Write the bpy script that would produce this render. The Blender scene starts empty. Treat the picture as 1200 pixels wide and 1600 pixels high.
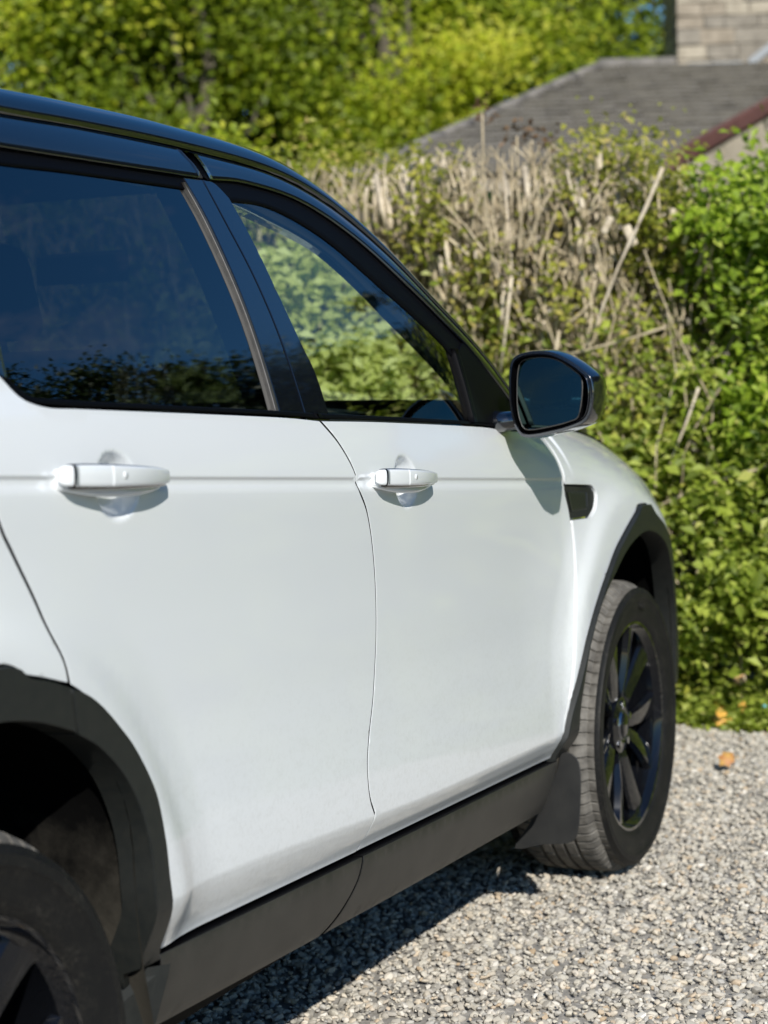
import bpy, math, random
import numpy as np
from mathutils import Vector, Matrix, Quaternion
from mathutils.geometry import delaunay_2d_cdt

# ------------------------------------------------------------------ camera, world, sun, exposure
scn = bpy.context.scene
COL = scn.collection
cam_d = bpy.data.cameras.new('camera')
cam = bpy.data.objects.new('camera', cam_d)
COL.objects.link(cam)
scn.camera = cam
cam_d.sensor_fit = 'HORIZONTAL'
cam_d.sensor_width = 24.0
cam_d.lens = 58.0
cam_d.clip_start = 0.05
cam_d.clip_end = 600
CAM = np.array([-4.47, -2.31, 1.24])
yaw, pit, rol = 0.4257, 0.0680, -0.0300
FW = np.array([math.cos(yaw)*math.cos(pit), math.sin(yaw)*math.cos(pit), -math.sin(pit)])
RR = np.cross(FW, [0, 0, 1]); RR /= np.linalg.norm(RR)
UU = np.cross(RR, FW)
cr, sr = math.cos(rol), math.sin(rol)
R2, U2 = cr*RR+sr*UU, -sr*RR+cr*UU
cam.matrix_world = Matrix(((R2[0], U2[0], -FW[0], CAM[0]), (R2[1], U2[1], -FW[1], CAM[1]), (R2[2], U2[2], -FW[2], CAM[2]), (0, 0, 0, 1)))
cam_d.dof.use_dof = True
cam_d.dof.focus_distance = 3.30
cam_d.dof.aperture_fstop = 3.6

SUN = Vector((-1.40, -1.0, 1.13)).normalized()
world = bpy.data.worlds.new('World')
scn.world = world
world.use_nodes = True
wn, wl = world.node_tree.nodes, world.node_tree.links
wn.clear()
wo = wn.new('ShaderNodeOutputWorld'); bg = wn.new('ShaderNodeBackground')
sky = wn.new('ShaderNodeTexSky'); sky.sky_type = 'NISHITA'; sky.sun_disc = False
sky.sun_elevation = math.asin(SUN.z); sky.sun_rotation = math.atan2(SUN.x, SUN.y)
sky.dust_density = 0.1; sky.ozone_density = 4.0; sky.air_density = 1.0
tc = wn.new('ShaderNodeTexCoord'); mp = wn.new('ShaderNodeMapping'); mp.inputs['Scale'].default_value = (1.0, 1.6, 3.4)
nz = wn.new('ShaderNodeTexNoise'); nz.inputs['Scale'].default_value = 2.2; nz.inputs['Detail'].default_value = 7; nz.inputs['Roughness'].default_value = .6
nz.inputs['Distortion'].default_value = .6
cr_ = wn.new('ShaderNodeValToRGB'); cr_.color_ramp.elements[0].position = .50; cr_.color_ramp.elements[1].position = .80
cr_.color_ramp.elements[0].color = (0, 0, 0, 1); cr_.color_ramp.elements[1].color = (.60, .60, .60, 1)
mx = wn.new('ShaderNodeMix'); mx.data_type = 'RGBA'
mx.inputs[7].default_value = (4.4, 4.5, 5.3, 1)
wl.new(tc.outputs['Generated'], mp.inputs[0]); wl.new(mp.outputs[0], nz.inputs['Vector']); wl.new(nz.outputs[0], cr_.inputs[0])
hs_ = wn.new('ShaderNodeHueSaturation'); hs_.inputs['Saturation'].default_value = 1.25; wl.new(sky.outputs[0], hs_.inputs['Color'])
wl.new(cr_.outputs[0], mx.inputs[0]); wl.new(hs_.outputs[0], mx.inputs[6]); wl.new(mx.outputs[2], bg.inputs[0])
bg.inputs[1].default_value = 0.088
wl.new(bg.outputs[0], wo.inputs[0])

sun_d = bpy.data.lights.new('sun', 'SUN'); sun_d.energy = 5.0; sun_d.angle = math.radians(.53); sun_d.color = (1, .965, .90)
sun = bpy.data.objects.new('sun', sun_d); COL.objects.link(sun)
sun.rotation_euler = SUN.to_track_quat('Z', 'Y').to_euler(); sun.location = SUN*30
scn.view_settings.view_transform = 'Standard'; scn.view_settings.look = 'None'
scn.view_settings.exposure = 0.20; scn.view_settings.gamma = 1.0
scn.cycles.max_bounces = 10; scn.cycles.transparent_max_bounces = 14; scn.cycles.diffuse_bounces = 3
scn.cycles.caustics_reflective = False; scn.cycles.caustics_refractive = False
scn.cycles.use_denoising = True

rnd = random.Random(7)
rng = np.random.default_rng(7)

# ------------------------------------------------------------------ materials
def mat(name, color=(.5, .5, .5), rough=.5, metal=0, coat=0, coat_rough=.03, spec=.5, ior=1.5):
    m = bpy.data.materials.new(name); m.use_nodes = True
    b = m.node_tree.nodes['Principled BSDF']
    b.inputs['Base Color'].default_value = (*color, 1); b.inputs['Roughness'].default_value = rough
    b.inputs['Metallic'].default_value = metal; b.inputs['Coat Weight'].default_value = coat
    b.inputs['Coat Roughness'].default_value = coat_rough; b.inputs['Specular IOR Level'].default_value = spec
    b.inputs['IOR'].default_value = ior
    return m
def N(m, t): return m.node_tree.nodes.new(t)
def Lk(m, a, b): m.node_tree.links.new(a, b)
def noise(m, scale, detail=4, rough=.6, vec=None, dim='Object'):
    n = N(m, 'ShaderNodeTexNoise'); n.inputs['Scale'].default_value = scale; n.inputs['Detail'].default_value = detail; n.inputs['Roughness'].default_value = rough
    if vec is None:
        t = N(m, 'ShaderNodeTexCoord'); Lk(m, t.outputs[dim], n.inputs['Vector'])
    else: Lk(m, vec, n.inputs['Vector'])
    return n
def ramp(m, src, stops):
    r = N(m, 'ShaderNodeValToRGB'); e = r.color_ramp.elements
    while len(e) < len(stops): e.new(.5)
    for i, (p, c) in enumerate(stops):
        e[i].position = p; e[i].color = (*c, 1) if len(c) == 3 else c
    Lk(m, src, r.inputs[0]); return r
def bsdf(m): return m.node_tree.nodes['Principled BSDF']
def bump(m, src, strength, dist):
    b = N(m, 'ShaderNodeBump'); b.inputs['Strength'].default_value = strength; b.inputs['Distance'].default_value = dist
    Lk(m, src, b.inputs['Height']); Lk(m, b.outputs[0], bsdf(m).inputs['Normal']); return b
def mottled(name, c1, c2, scale, rough=.6, bstr=.3, bdist=.002, coat=0, detail=6):
    m = mat(name, c1, rough, coat=coat); n = noise(m, scale, detail)
    r = ramp(m, n.outputs[0], [(.35, c1), (.65, c2)]); Lk(m, r.outputs[0], bsdf(m).inputs['Base Color'])
    if bstr: bump(m, n.outputs[0], bstr, bdist)
    return m

# white paint with road film on the lower half
M_white = mat('white_paint', (.80, .80, .79), .34, coat=1.0, coat_rough=.035)
def _paint(m):
    t = N(m, 'ShaderNodeTexCoord'); sp = N(m, 'ShaderNodeSeparateXYZ'); Lk(m, t.outputs['Object'], sp.inputs[0])
    hr = N(m, 'ShaderNodeMapRange'); hr.inputs[1].default_value = .85; hr.inputs[2].default_value = .42; Lk(m, sp.outputs[2], hr.inputs[0])
    mpn = N(m, 'ShaderNodeMapping'); mpn.inputs['Scale'].default_value = (1.0, 1, 2.6); mpn.inputs['Rotation'].default_value = (0, .35, 0); Lk(m, t.outputs['Object'], mpn.inputs[0])
    n1 = noise(m, 24, 10, .78, mpn.outputs[0]); n2 = noise(m, 120, 4, .7)
    a = N(m, 'ShaderNodeMath'); a.operation = 'MULTIPLY'; Lk(m, n1.outputs[0], a.inputs[0]); Lk(m, n2.outputs[0], a.inputs[1])
    r1 = N(m, 'ShaderNodeMapRange'); r1.inputs[1].default_value = .22; r1.inputs[2].default_value = .42; Lk(m, a.outputs[0], r1.inputs[0])
    b = N(m, 'ShaderNodeMath'); b.operation = 'MULTIPLY'; Lk(m, r1.outputs[0], b.inputs[0]); Lk(m, hr.outputs[0], b.inputs[1])
    c = N(m, 'ShaderNodeMath'); c.operation = 'MULTIPLY'; c.inputs[1].default_value = .36; Lk(m, b.outputs[0], c.inputs[0])
    x = N(m, 'ShaderNodeMix'); x.data_type = 'RGBA'; x.inputs[6].default_value = (.705, .728, .735, 1); x.inputs[7].default_value = (.40, .40, .37, 1)
    Lk(m, c.outputs[0], x.inputs[0]); Lk(m, x.outputs[2], bsdf(m).inputs['Base Color'])
    cm = N(m, 'ShaderNodeMath'); cm.operation = 'MULTIPLY_ADD'; cm.inputs[1].default_value = .30; cm.inputs[2].default_value = .03; Lk(m, b.outputs[0], cm.inputs[0])
    Lk(m, cm.outputs[0], bsdf(m).inputs['Coat Roughness'])
    n3 = noise(m, 420, 2, .5); bp_ = N(m, 'ShaderNodeBump'); bp_.inputs['Strength'].default_value = .05; bp_.inputs['Distance'].default_value = .0006
    Lk(m, n3.outputs[0], bp_.inputs['Height']); Lk(m, bp_.outputs[0], bsdf(m).inputs['Coat Normal'])
_paint(M_white)
bsdf(M_white).inputs['Coat IOR'].default_value = 1.75
M_flap = mottled('flap_rubber', (.007, .0075, .008), (.016, .016, .015), 14, .55, .2, .001)
M_gloss = mat('black_gloss_paint', (.004, .005, .008), .18, coat=1.0, coat_rough=.02); bsdf(M_gloss).inputs['Coat IOR'].default_value = 2.0
M_clad = mottled('charcoal_plastic', (.0085, .0100, .0095), (.013, .014, .0125), 60, .45, .25, .0006)
M_sill = mottled('dusty_lit_sill_plastic', (.021, .020, .0175), (.032, .030, .026), 12, .42, .2, .0006)  # lighter trim plastic: dust, plus light reflected off the gravel put into the colour
M_liner = mottled('wheel_arch_felt', (.0022, .0022, .0022), (.005, .005, .005), 25, 1, .5, .004); bsdf(M_liner).inputs['Specular IOR Level'].default_value = .05
def _liner(m):
    t = N(m, 'ShaderNodeTexCoord'); sp = N(m, 'ShaderNodeSeparateXYZ'); Lk(m, t.outputs['Object'], sp.inputs[0]); n = noise(m, 9, 8, .7)
    a = N(m, 'ShaderNodeMath'); a.operation = 'MULTIPLY_ADD'; a.inputs[1].default_value = -2.6; a.inputs[2].default_value = 1.62; Lk(m, sp.outputs[2], a.inputs[0])
    b = N(m, 'ShaderNodeMath'); b.operation = 'ADD'; Lk(m, a.outputs[0], b.inputs[0]); Lk(m, n.outputs[0], b.inputs[1])
    r = ramp(m, b.outputs[0], [(.42, (.0025, .0025, .0025)), (.60, (.014, .013, .011)), (.95, (.050, .046, .038))]); Lk(m, r.outputs[0], bsdf(m).inputs['Base Color'])
_liner(M_liner)
M_mud = mottled('muddy_liner', (.014, .013, .011), (.048, .043, .035), 22, .95, .8, .004)
M_seal_shade = mat('rubber_seal_gap_shade', (.0018, .0018, .0024), .5, spec=.07)  # seal rubber, also used as painted shade on door and sill edges
M_strip = mottled('weathered_trim', (.030, .029, .027), (.050, .047, .042), 40, .45, .1, .0004)
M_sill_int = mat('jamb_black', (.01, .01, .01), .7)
M_chrome = mat('chrome', (.35, .36, .38), .12, metal=1)
M_rim = mat('gloss_black_alloy', (.004, .0045, .006), .10, coat=.9, coat_rough=.015, spec=.15)
M_disc = mottled('brake_steel', (.25, .24, .22), (.40, .38, .35), 30, .4, .1, .0005); bsdf(M_disc).inputs['Metallic'].default_value = .8
M_int = mottled('interior_trim', (.020, .020, .022), (.030, .030, .031), 50, .7, .2, .001)
M_head = mottled('headliner', (.040, .042, .045), (.050, .052, .055), 80, .95, .2, .001)
M_leather = mottled('dark_leather', (.018, .018, .019), (.028, .027, .027), 90, .5, .3, .0008)
M_red = mat('red_lamp', (.35, .01, .01), .1, coat=1)
M_amber = mat('amber_lamp', (.6, .22, .02), .15, coat=1)
M_lamp = mat('clear_lamp', (.35, .37, .4), .06, coat=1, metal=.4)

def glass(name, tint, ior=1.62, surf_tint=(1, 1, 1)):
    m = bpy.data.materials.new(name); m.use_nodes = True; m.node_tree.nodes.clear()
    o = N(m, 'ShaderNodeOutputMaterial'); x = N(m, 'ShaderNodeMixShader'); t = N(m, 'ShaderNodeBsdfTransparent'); g = N(m, 'ShaderNodeBsdfGlossy')
    t.inputs[0].default_value = (*tint, 1); g.inputs['Roughness'].default_value = 0.0; g.inputs[0].default_value = (*surf_tint, 1)
    ge = N(m, 'ShaderNodeNewGeometry'); mr = N(m, 'ShaderNodeMapRange'); mr.inputs[3].default_value = ior; mr.inputs[4].default_value = 1/ior
    Lk(m, ge.outputs['Backfacing'], mr.inputs[0]); f = N(m, 'ShaderNodeFresnel'); Lk(m, mr.outputs[0], f.inputs['IOR'])
    Lk(m, f.outputs[0], x.inputs[0]); Lk(m, t.outputs[0], x.inputs[1]); Lk(m, g.outputs[0], x.inputs[2]); Lk(m, x.outputs[0], o.inputs[0])
    return m
M_glass = glass('window_glass', (.87, .93, .82), ior=2.0)
M_tint = glass('privacy_glass', (.042, .052, .058), ior=2.6)
M_mirror = mat('mirror_silver', (.20, .36, .34), .02, metal=1)

# tyre
M_tyre = mat('tyre_rubber', (.016, .016, .016), .6, spec=.25)
def _tyre(m):
    n = noise(m, 18, 8, .7); n2 = noise(m, 160, 4, .6)
    a = N(m, 'ShaderNodeMath'); a.operation = 'MULTIPLY'; Lk(m, n.outputs[0], a.inputs[0]); Lk(m, n2.outputs[0], a.inputs[1])
    r = ramp(m, a.outputs[0], [(.22, (.006, .006, .006)), (.32, (.012, .0115, .010)), (.48, (.04, .036, .03))])
    Lk(m, r.outputs[0], bsdf(m).inputs['Base Color']); bump(m, n2.outputs[0], .3, .001)
_tyre(M_tyre)
M_tread = mottled('dusty_tread', (.065, .06, .053), (.165, .155, .138), 26, .85, .5, .0015)

# ------------------------------------------------------------------ object helpers
def tag(o, label=None, cat=None, group=None, kind=None):
    if label: o['label'] = label
    if cat: o['category'] = cat
    if group: o['group'] = group
    if kind: o['kind'] = kind
    return o
def empty(name, loc=(0, 0, 0), rz=0):
    o = bpy.data.objects.new(name, None); o.location = loc; o.rotation_euler = (0, 0, rz); o.empty_display_size = .1
    COL.objects.link(o); return o
def link(name, me, parent=None):
    o = bpy.data.objects.new(name, me); COL.objects.link(o)
    if parent is not None: o.parent = parent
    return o
def mesh(name, V, F, m, parent=None, smooth=True, normals=None, mats=None, midx=None):
    me = bpy.data.meshes.new(name)
    me.from_pydata([tuple(v) for v in V], [], [tuple(int(i) for i in f) for f in F])
    for k in (mats or [m]): me.materials.append(k)
    if midx is not None: me.polygons.foreach_set('material_index', midx)
    me.polygons.foreach_set('use_smooth', [bool(smooth)]*len(me.polygons))
    me.update()
    if normals is not None:
        me.normals_split_custom_set([tuple(n) for n in normals])
    return link(name, me, parent)
def bigmesh(name, V, F, m, parent=None, attr=None, smooth=False):
    """fast path: V (n,3) float, F (k,4) or (k,3) int arrays"""
    me = bpy.data.meshes.new(name); V = np.asarray(V, np.float32); F = np.asarray(F, np.int32); k, w = F.shape
    me.vertices.add(len(V)); me.vertices.foreach_set('co', V.ravel())
    me.loops.add(k*w); me.loops.foreach_set('vertex_index', F.ravel())
    me.polygons.add(k); me.polygons.foreach_set('loop_start', np.arange(0, k*w, w, dtype=np.int32))
    me.update(calc_edges=True); me.materials.append(m)
    me.polygons.foreach_set('use_smooth', np.full(k, smooth))
    if attr is not None:
        a = me.attributes.new('rnd', 'FLOAT', 'POINT'); a.data.foreach_set('value', np.asarray(attr, np.float32))
    me.validate(); return link(name, me, parent)
def bevel(o, w=.003, seg=2, ang=35):
    b = o.modifiers.new('bevel', 'BEVEL'); b.width = w; b.segments = seg; b.limit_method = 'ANGLE'; b.angle_limit = math.radians(ang); b.harden_normals = True
    return o
def subsurf(o, n=1):
    s = o.modifiers.new('sub', 'SUBSURF'); s.levels = n; s.render_levels = n; return o
def boxv(c, s, rz=0):
    x, y, z = s[0]/2, s[1]/2, s[2]/2
    V = [(a*x, b*y, d*z) for a, b, d in ((-1, -1, -1), (1, -1, -1), (1, 1, -1), (-1, 1, -1), (-1, -1, 1), (1, -1, 1), (1, 1, 1), (-1, 1, 1))]
    ca, sa = math.cos(rz), math.sin(rz)
    V = [(c[0]+a*ca-b*sa, c[1]+a*sa+b*ca, c[2]+d) for a, b, d in V]
    return V, [(0, 3, 2, 1), (4, 5, 6, 7), (0, 1, 5, 4), (1, 2, 6, 5), (2, 3, 7, 6), (3, 0, 4, 7)]
def box(name, c, s, m, parent=None, rz=0, bw=0, seg=2):
    V, F = boxv(c, s, rz); o = mesh(name, V, F, m, parent, smooth=bw > 0)
    if bw: bevel(o, bw, seg)
    return o
def catmull(P, n=8, closed=False):
    P = np.array(P, float); k = len(P); out = []
    rngk = range(k if closed else k-1)
    for i in rngk:
        p0 = P[(i-1) % k] if closed or i > 0 else 2*P[0]-P[1]
        p1, p2 = P[i], P[(i+1) % k]
        p3 = P[(i+2) % k] if closed or i+2 < k else 2*P[-1]-P[-2]
        for t in np.arange(n)/n:
            out.append(.5*((2*p1)+(-p0+p2)*t+(2*p0-5*p1+4*p2-p3)*t*t+(-p0+3*p1-3*p2+p3)*t**3))
    if not closed: out.append(P[-1])
    return np.array(out)
def resample(P, n=None, step=None):
    P = np.array(P, float); d = np.r_[0, np.cumsum(np.linalg.norm(np.diff(P, axis=0), axis=1))]
    if n is None: n = max(2, int(math.ceil(d[-1]/step))+1)
    t = np.linspace(0, d[-1], n)
    return np.stack([np.interp(t, d, P[:, j]) for j in range(P.shape[1])], -1)
def curve(P, step=.012): return resample(catmull(P, 8), step=step)
def tube(path, radii, sides=6, cap=True):
    path = np.array(path, float); k = len(path); V = []; F = []
    if np.isscalar(radii): radii = [radii]*k
    for i in range(k):
        t = path[min(i+1, k-1)]-path[max(i-1, 0)]; t /= (np.linalg.norm(t)+1e-9)
        a = np.cross(t, [0, 0, 1.] if abs(t[2]) < .9 else [1., 0, 0]); a /= np.linalg.norm(a); b = np.cross(t, a)
        for j in range(sides):
            th = 2*math.pi*j/sides; V.append(path[i]+radii[i]*(a*math.cos(th)+b*math.sin(th)))
    for i in range(k-1):
        for j in range(sides):
            F.append((i*sides+j, i*sides+(j+1) % sides, (i+1)*sides+(j+1) % sides, (i+1)*sides+j))
    if cap:
        F.append(tuple(range(sides))[::-1]); F.append(tuple((k-1)*sides+j for j in range(sides)))
    return V, F
def join(parts):
    V, F = [], []
    for v, f in parts:
        o = len(V); V += [tuple(p) for p in v]; F += [tuple(i+o for i in q) for q in f]
    return V, F
def pch(xs, ys):
    xs = np.array(xs, float); ys = np.array(ys, float); h = np.diff(xs); d = np.diff(ys)/h
    m = np.zeros(len(xs)); m[0] = d[0]; m[-1] = d[-1]
    for i in range(1, len(xs)-1):
        if d[i-1]*d[i] > 0:
            w1 = 2*h[i]+h[i-1]; w2 = h[i]+2*h[i-1]; m[i] = (w1+w2)/(w1/d[i-1]+w2/d[i])
    def f(x):
        x = np.clip(np.asarray(x, float), xs[0], xs[-1])
        i = np.clip(np.searchsorted(xs, x)-1, 0, len(xs)-2); hh = h[i]; t = (x-xs[i])/hh
        return ((1+2*t)*(1-t)**2*ys[i]+t*(1-t)**2*hh*m[i]+t*t*(3-2*t)*ys[i+1]+t*t*(t-1)*hh*m[i+1])
    return f
def ss(a, b, x):
    t = np.clip((np.asarray(x, float)-a)/(b-a), 0, 1); return t*t*(3-2*t)
# ------------------------------------------------------------------ car body surfaces (half width as a function of x and z)
zs=lambda x:.385-.0367*(np.asarray(x,float)+.50)
co=lambda x:.060+.025*ss(-1.2,-2.2,x)
zc=lambda x:1.017-.0595*(np.asarray(x,float)+.543)
zb=lambda x:1.142-.0500*(np.asarray(x,float)+.86)
# door section: height parameter q: 0 sill top, 1 crease(+.06), 2 groove, 3 belt
_prof=pch([-.20,-.10,-.05,0,.5,.86,1.0,1.10,1.25,1.45,1.65,1.85,1.955,1.972,1.992,2.0,2.05,2.10,2.5,3.0],
          [.900,.925,.930,.930,.946,.9580,.9605,.9585,.9515,.9455,.945,.9475,.949,.9487,.9452,.9450,.9482,.9474,.938,.922])
_prof2=pch([-.20,-.10,-.05,0,.5,.94,1.0,1.06,1.25,1.45,1.65,1.85,2.0,2.5,3.0],
           [.900,.925,.930,.930,.946,.9580,.9605,.9590,.953,.9495,.949,.950,.949,.938,.922])
_plan=pch([-4,-3.67,-3.5,-3.2,-2.9,-2.3,-1.5,-.6,0,.2,.3,.4,.5,.6,.75,.88,.93],
          [.5,.35,.14,.045,.02,.004,0,.002,.002,.004,.010,.022,.045,.09,.20,.42,.55])
def Smain(x,z):
    x=np.asarray(x,float);z=np.asarray(z,float)
    a=zs(x);b=a+co(x);c=zc(x);d=zb(x)
    q=np.where(z<b,(z-a)/(b-a),np.where(z<c,1+(z-b)/(c-b),2+(z-c)/(d-c)))
    r=_prof(q)
    fd=ss(-.50,-.40,x);r=r*(1-fd)+_prof2(q)*fd
    # groove fades on the fender
    r=np.where(q>2.9,r-(z-(c+(d-c)*.9))*.30*ss(2.9,3.3,q),r)
    # arch flares
    for ax in(0,-2.741):
        dx=(x-ax)/.50;dz=(z-.42)/.52
        rr=np.sqrt(np.abs(dx)**2.2+np.abs(dz)**2.2+1e-9)
        r=r+(.007*(1-ss(1.0,1.13,rr))+.012*(1-ss(.95,1.28,rr)))*ss(.30,.55,z)
    r=r+.017*ss(-.78,-.22,x)*(1-ss(.12,.5,x))*ss(.48,.62,z)*(1-ss(.78,.98,z))
    h0=1.0-(x+.4)*.228;k=np.where(x<-.4,2.7,2.4)
    w=ss(-.95,-.45,x)
    r=r-w*k*np.maximum(z-h0,0)**2
    return r-_plan(x)
def G(x,z):
    x=np.asarray(x,float);z=np.asarray(z,float);t=z-1.17
    return .918-.33*t-.28*t*t-.10*np.maximum(x+1.1,0)**2-.006*np.maximum(-2.0-x,0)**2*4

def dimp(x,z,cx,cz,rx,rz,d):
    r=np.sqrt(((x-cx)/rx)**2+((z-cz)/rz)**2);return d*(1-ss(.5,1,r))
CUPS=((-2.328,1.115,.056,.050),(-1.357,1.063,.056,.050))
def S(x,z):
    x=np.asarray(x,float);z=np.asarray(z,float);r=Smain(x,z)
    for a,b,c,d in CUPS:r=r-dimp(x,z,a,b,c,d,.024)
    return r
def SILL(x,z):
    t=np.asarray(z,float)-zs(x)
    return _sill(t)-_plan(x)
_sill=pch([-.17,-.145,-.125,-.11,-.08,-.03,-.01,0,.02],[.80,.87,.905,.920,.931,.940,.941,.938,.93])

def _normal(Fn, x, z, side):
    e = 2e-3
    sx = (Fn(x+e, z)-Fn(x-e, z))/(2*e); sz = (Fn(x, z+e)-Fn(x, z-e))/(2*e)
    n = np.stack([-sx, -np.ones_like(sx), -sz], -1); n /= np.linalg.norm(n, axis=1)[:, None]
    n[:, 1] *= side; return n
def inset(P, d):
    a = P-np.roll(P, 1, 0); b = np.roll(P, -1, 0)-P
    a /= np.linalg.norm(a, axis=1)[:, None]+1e-12; b /= np.linalg.norm(b, axis=1)[:, None]+1e-12
    na = np.stack([-a[:, 1], a[:, 0]], -1); nb = np.stack([-b[:, 1], b[:, 0]], -1)
    n = na+nb; l = np.linalg.norm(n, axis=1)[:, None]; n = n/np.maximum(l, .3); c = np.clip((n*na).sum(1), .45, 1)[:, None]
    return P+n*d/c, -n
def area(P): return .5*np.sum(P[:, 0]*np.roll(P[:, 1], -1)-np.roll(P[:, 0], -1)*P[:, 1])
def inside(pt, P):
    x, y = pt[:, 0][:, None], pt[:, 1][:, None]; x1, y1 = P[:, 0], P[:, 1]; x2, y2 = np.roll(x1, -1), np.roll(y1, -1)
    c = ((y1 > y) != (y2 > y)) & (x < (x2-x1)*(y-y1)/(y2-y1+1e-15)+x1)
    return c.sum(1) % 2 == 1
def panel(name, poly, Fn, m, parent=None, edge=None, off=0, gap=.0040, depth=.016, side=1, res=.02, zrows=None, step=.012, drop=.0012, extra=None, inward=None):
    """body panel cut from the surface y=-Fn(x,z) with rolled edges"""
    P = np.vstack([resample(np.array(c), step=step)[:-1] if len(c) == 2 else curve(c, step)[:-1] for c in poly])
    keep = np.linalg.norm(P-np.roll(P, 1, 0), axis=1) > 1.5e-3; P = P[keep]
    if area(P) < 0: P = P[::-1]
    P0, out = inset(P, gap); P1, _ = inset(P, gap+.0016)
    lo, hi = P0.min(0), P0.max(0)
    xs = np.arange(lo[0]+res/2, hi[0], res)
    if zrows is None: pts = np.array([(x, z) for x in xs for z in np.arange(lo[1]+res/2, hi[1], res)])
    else: pts = np.array([(x, z) for x in xs for z in zrows(x)])
    if extra is not None: pts = np.vstack([pts, extra]) if len(pts) else np.array(extra)
    if len(pts):
        pts = pts[inside(pts, P0)]
        d = np.min(np.linalg.norm(pts[:, None]-P0[None], axis=2), axis=1); pts = pts[d > .0075]
    n0 = len(P0); allp = np.vstack([P0, P1, pts]) if len(pts) else np.vstack([P0, P1])
    r = delaunay_2d_cdt([Vector(p) for p in allp], [(i, (i+1) % n0) for i in range(n0)], [list(range(n0))], 1, 1e-6)
    V2 = np.array([tuple(v) for v in r[0]]); F = [tuple(f) for f in r[2]]; orig = r[3]
    isb = np.full(len(V2), -1)
    for i, o in enumerate(orig):
        for j in o:
            if j < n0: isb[i] = j
    F = [f if (V2[f[1]][0]-V2[f[0]][0])*(V2[f[2]][1]-V2[f[0]][1])-(V2[f[2]][0]-V2[f[0]][0])*(V2[f[1]][1]-V2[f[0]][1]) > 0 else f[::-1] for f in F]
    y = Fn(V2[:, 0], V2[:, 1])+off; nn = _normal(Fn, V2[:, 0], V2[:, 1], 1)
    b = isb >= 0; y = y-np.where(b, drop, 0)
    nn[b, 0] += out[isb[b], 0]*.55; nn[b, 2] += out[isb[b], 1]*.55; nn /= np.linalg.norm(nn, axis=1)[:, None]
    V = np.stack([V2[:, 0], -y, V2[:, 1]], -1); nV = len(V)
    order = {}
    for i, j in enumerate(isb):
        if j >= 0: order[j] = i
    ring = [order[j] for j in range(n0) if j in order]
    base = V[ring]; sk = base.copy(); sk[:, 1] += depth
    if inward: sk = np.array([inward(p) for p in sk])
    V = np.vstack([V, base, sk]); k = len(ring)
    o2 = np.array([out[isb[i]] for i in ring])
    NB = np.stack([o2[:, 0], np.full(k, -.15), o2[:, 1]], -1); NB /= np.linalg.norm(NB, axis=1)[:, None]
    NV = np.vstack([nn, NB, NB])
    for i in range(k):
        j = (i+1) % k; F.append((nV+j, nV+i, nV+k+i, nV+k+j))
    # faces wound counter-clockwise in (x,z) look towards -y as seen from outside
    if side < 0:
        V[:, 1] *= -1; NV[:, 1] *= -1; F = [f[::-1] for f in F]
    nl = [NV[i] for f in F for i in f]
    return mesh(name, V, F, m, parent, True, nl, mats=[m, edge] if edge else None, midx=[0]*(len(F)-k)+[1]*k if edge else None)
def strip(name, A, B, Fn, m, parent=None, off=0, depth=.012, side=1, n=None, mm=4, step=.015, round_=.0015, prof=None):
    """band between two curves in (x,z) lying on y=-Fn"""
    A, B = catmull(A, 8) if len(A) > 2 else np.array(A, float), catmull(B, 8) if len(B) > 2 else np.array(B, float)
    if n is None: n = max(2, int(np.linalg.norm(np.diff(A, axis=0), axis=1).sum()/step)+1)
    A, B = resample(A, n), resample(B, n); V = []; F = []
    ts = [0, .0, .04]+[i/mm for i in range(1, mm)]+[.96, 1, 1]; k = len(ts)
    for i in range(n):
        for q, t in enumerate(ts):
            p = A[i]*(1-t)+B[i]*t; y = float(Fn(p[0], p[1]))+off
            if prof is not None: y += prof(t)
            if q in (0, k-1): y -= depth
            elif q in (1, k-2): y -= round_
            V.append((p[0], -y*side, p[1]))
    for i in range(n-1):
        for q in range(k-1):
            f = (i*k+q, i*k+q+1, (i+1)*k+q+1, (i+1)*k+q); F.append(f)
    F.append(tuple(range(k))); F.append(tuple((n-1)*k+q for q in range(k))[::-1])
    # orientation: outward normal must point to -y*side
    f = F[k//2]; a, b, c = [np.array(V[i]) for i in f[:3]]
    if np.cross(b-a, c-a)[1]*side > 0: F = [f[::-1] for f in F]
    return mesh(name, V, F, m, parent, True)
def rows_main(x):
    a, b, c, d = float(zs(x)), float(zs(x)+co(x)), float(zc(x)), float(zb(x))
    r = [a-.01, a+.006]+list(np.linspace(a+.014, b-.018, 4))+[b-.012, b-.007, b-.003, b+.001, b+.006, b+.012]+list(np.arange(b+.02, c-.04, .018))
    r += [c-.034, c-.022, c-.014, c-.009, c-.006, c-.004, c-.002, c, c+.002, c+.004, c+.0065, c+.009, c+.013, c+.02, c+.03]+list(np.arange(c+.04, d+.14, .016))
    return r
def cup_pts(c):
    o = []
    for r in np.linspace(0, 1.15, 16):
        for t in np.arange(0, 2*math.pi, 2*math.pi/max(1, int(36*r+1))): o.append((c[0]+r*c[2]*math.cos(t), c[1]+r*c[3]*math.sin(t)))
    return np.array(o)

WB = -2.741
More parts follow.
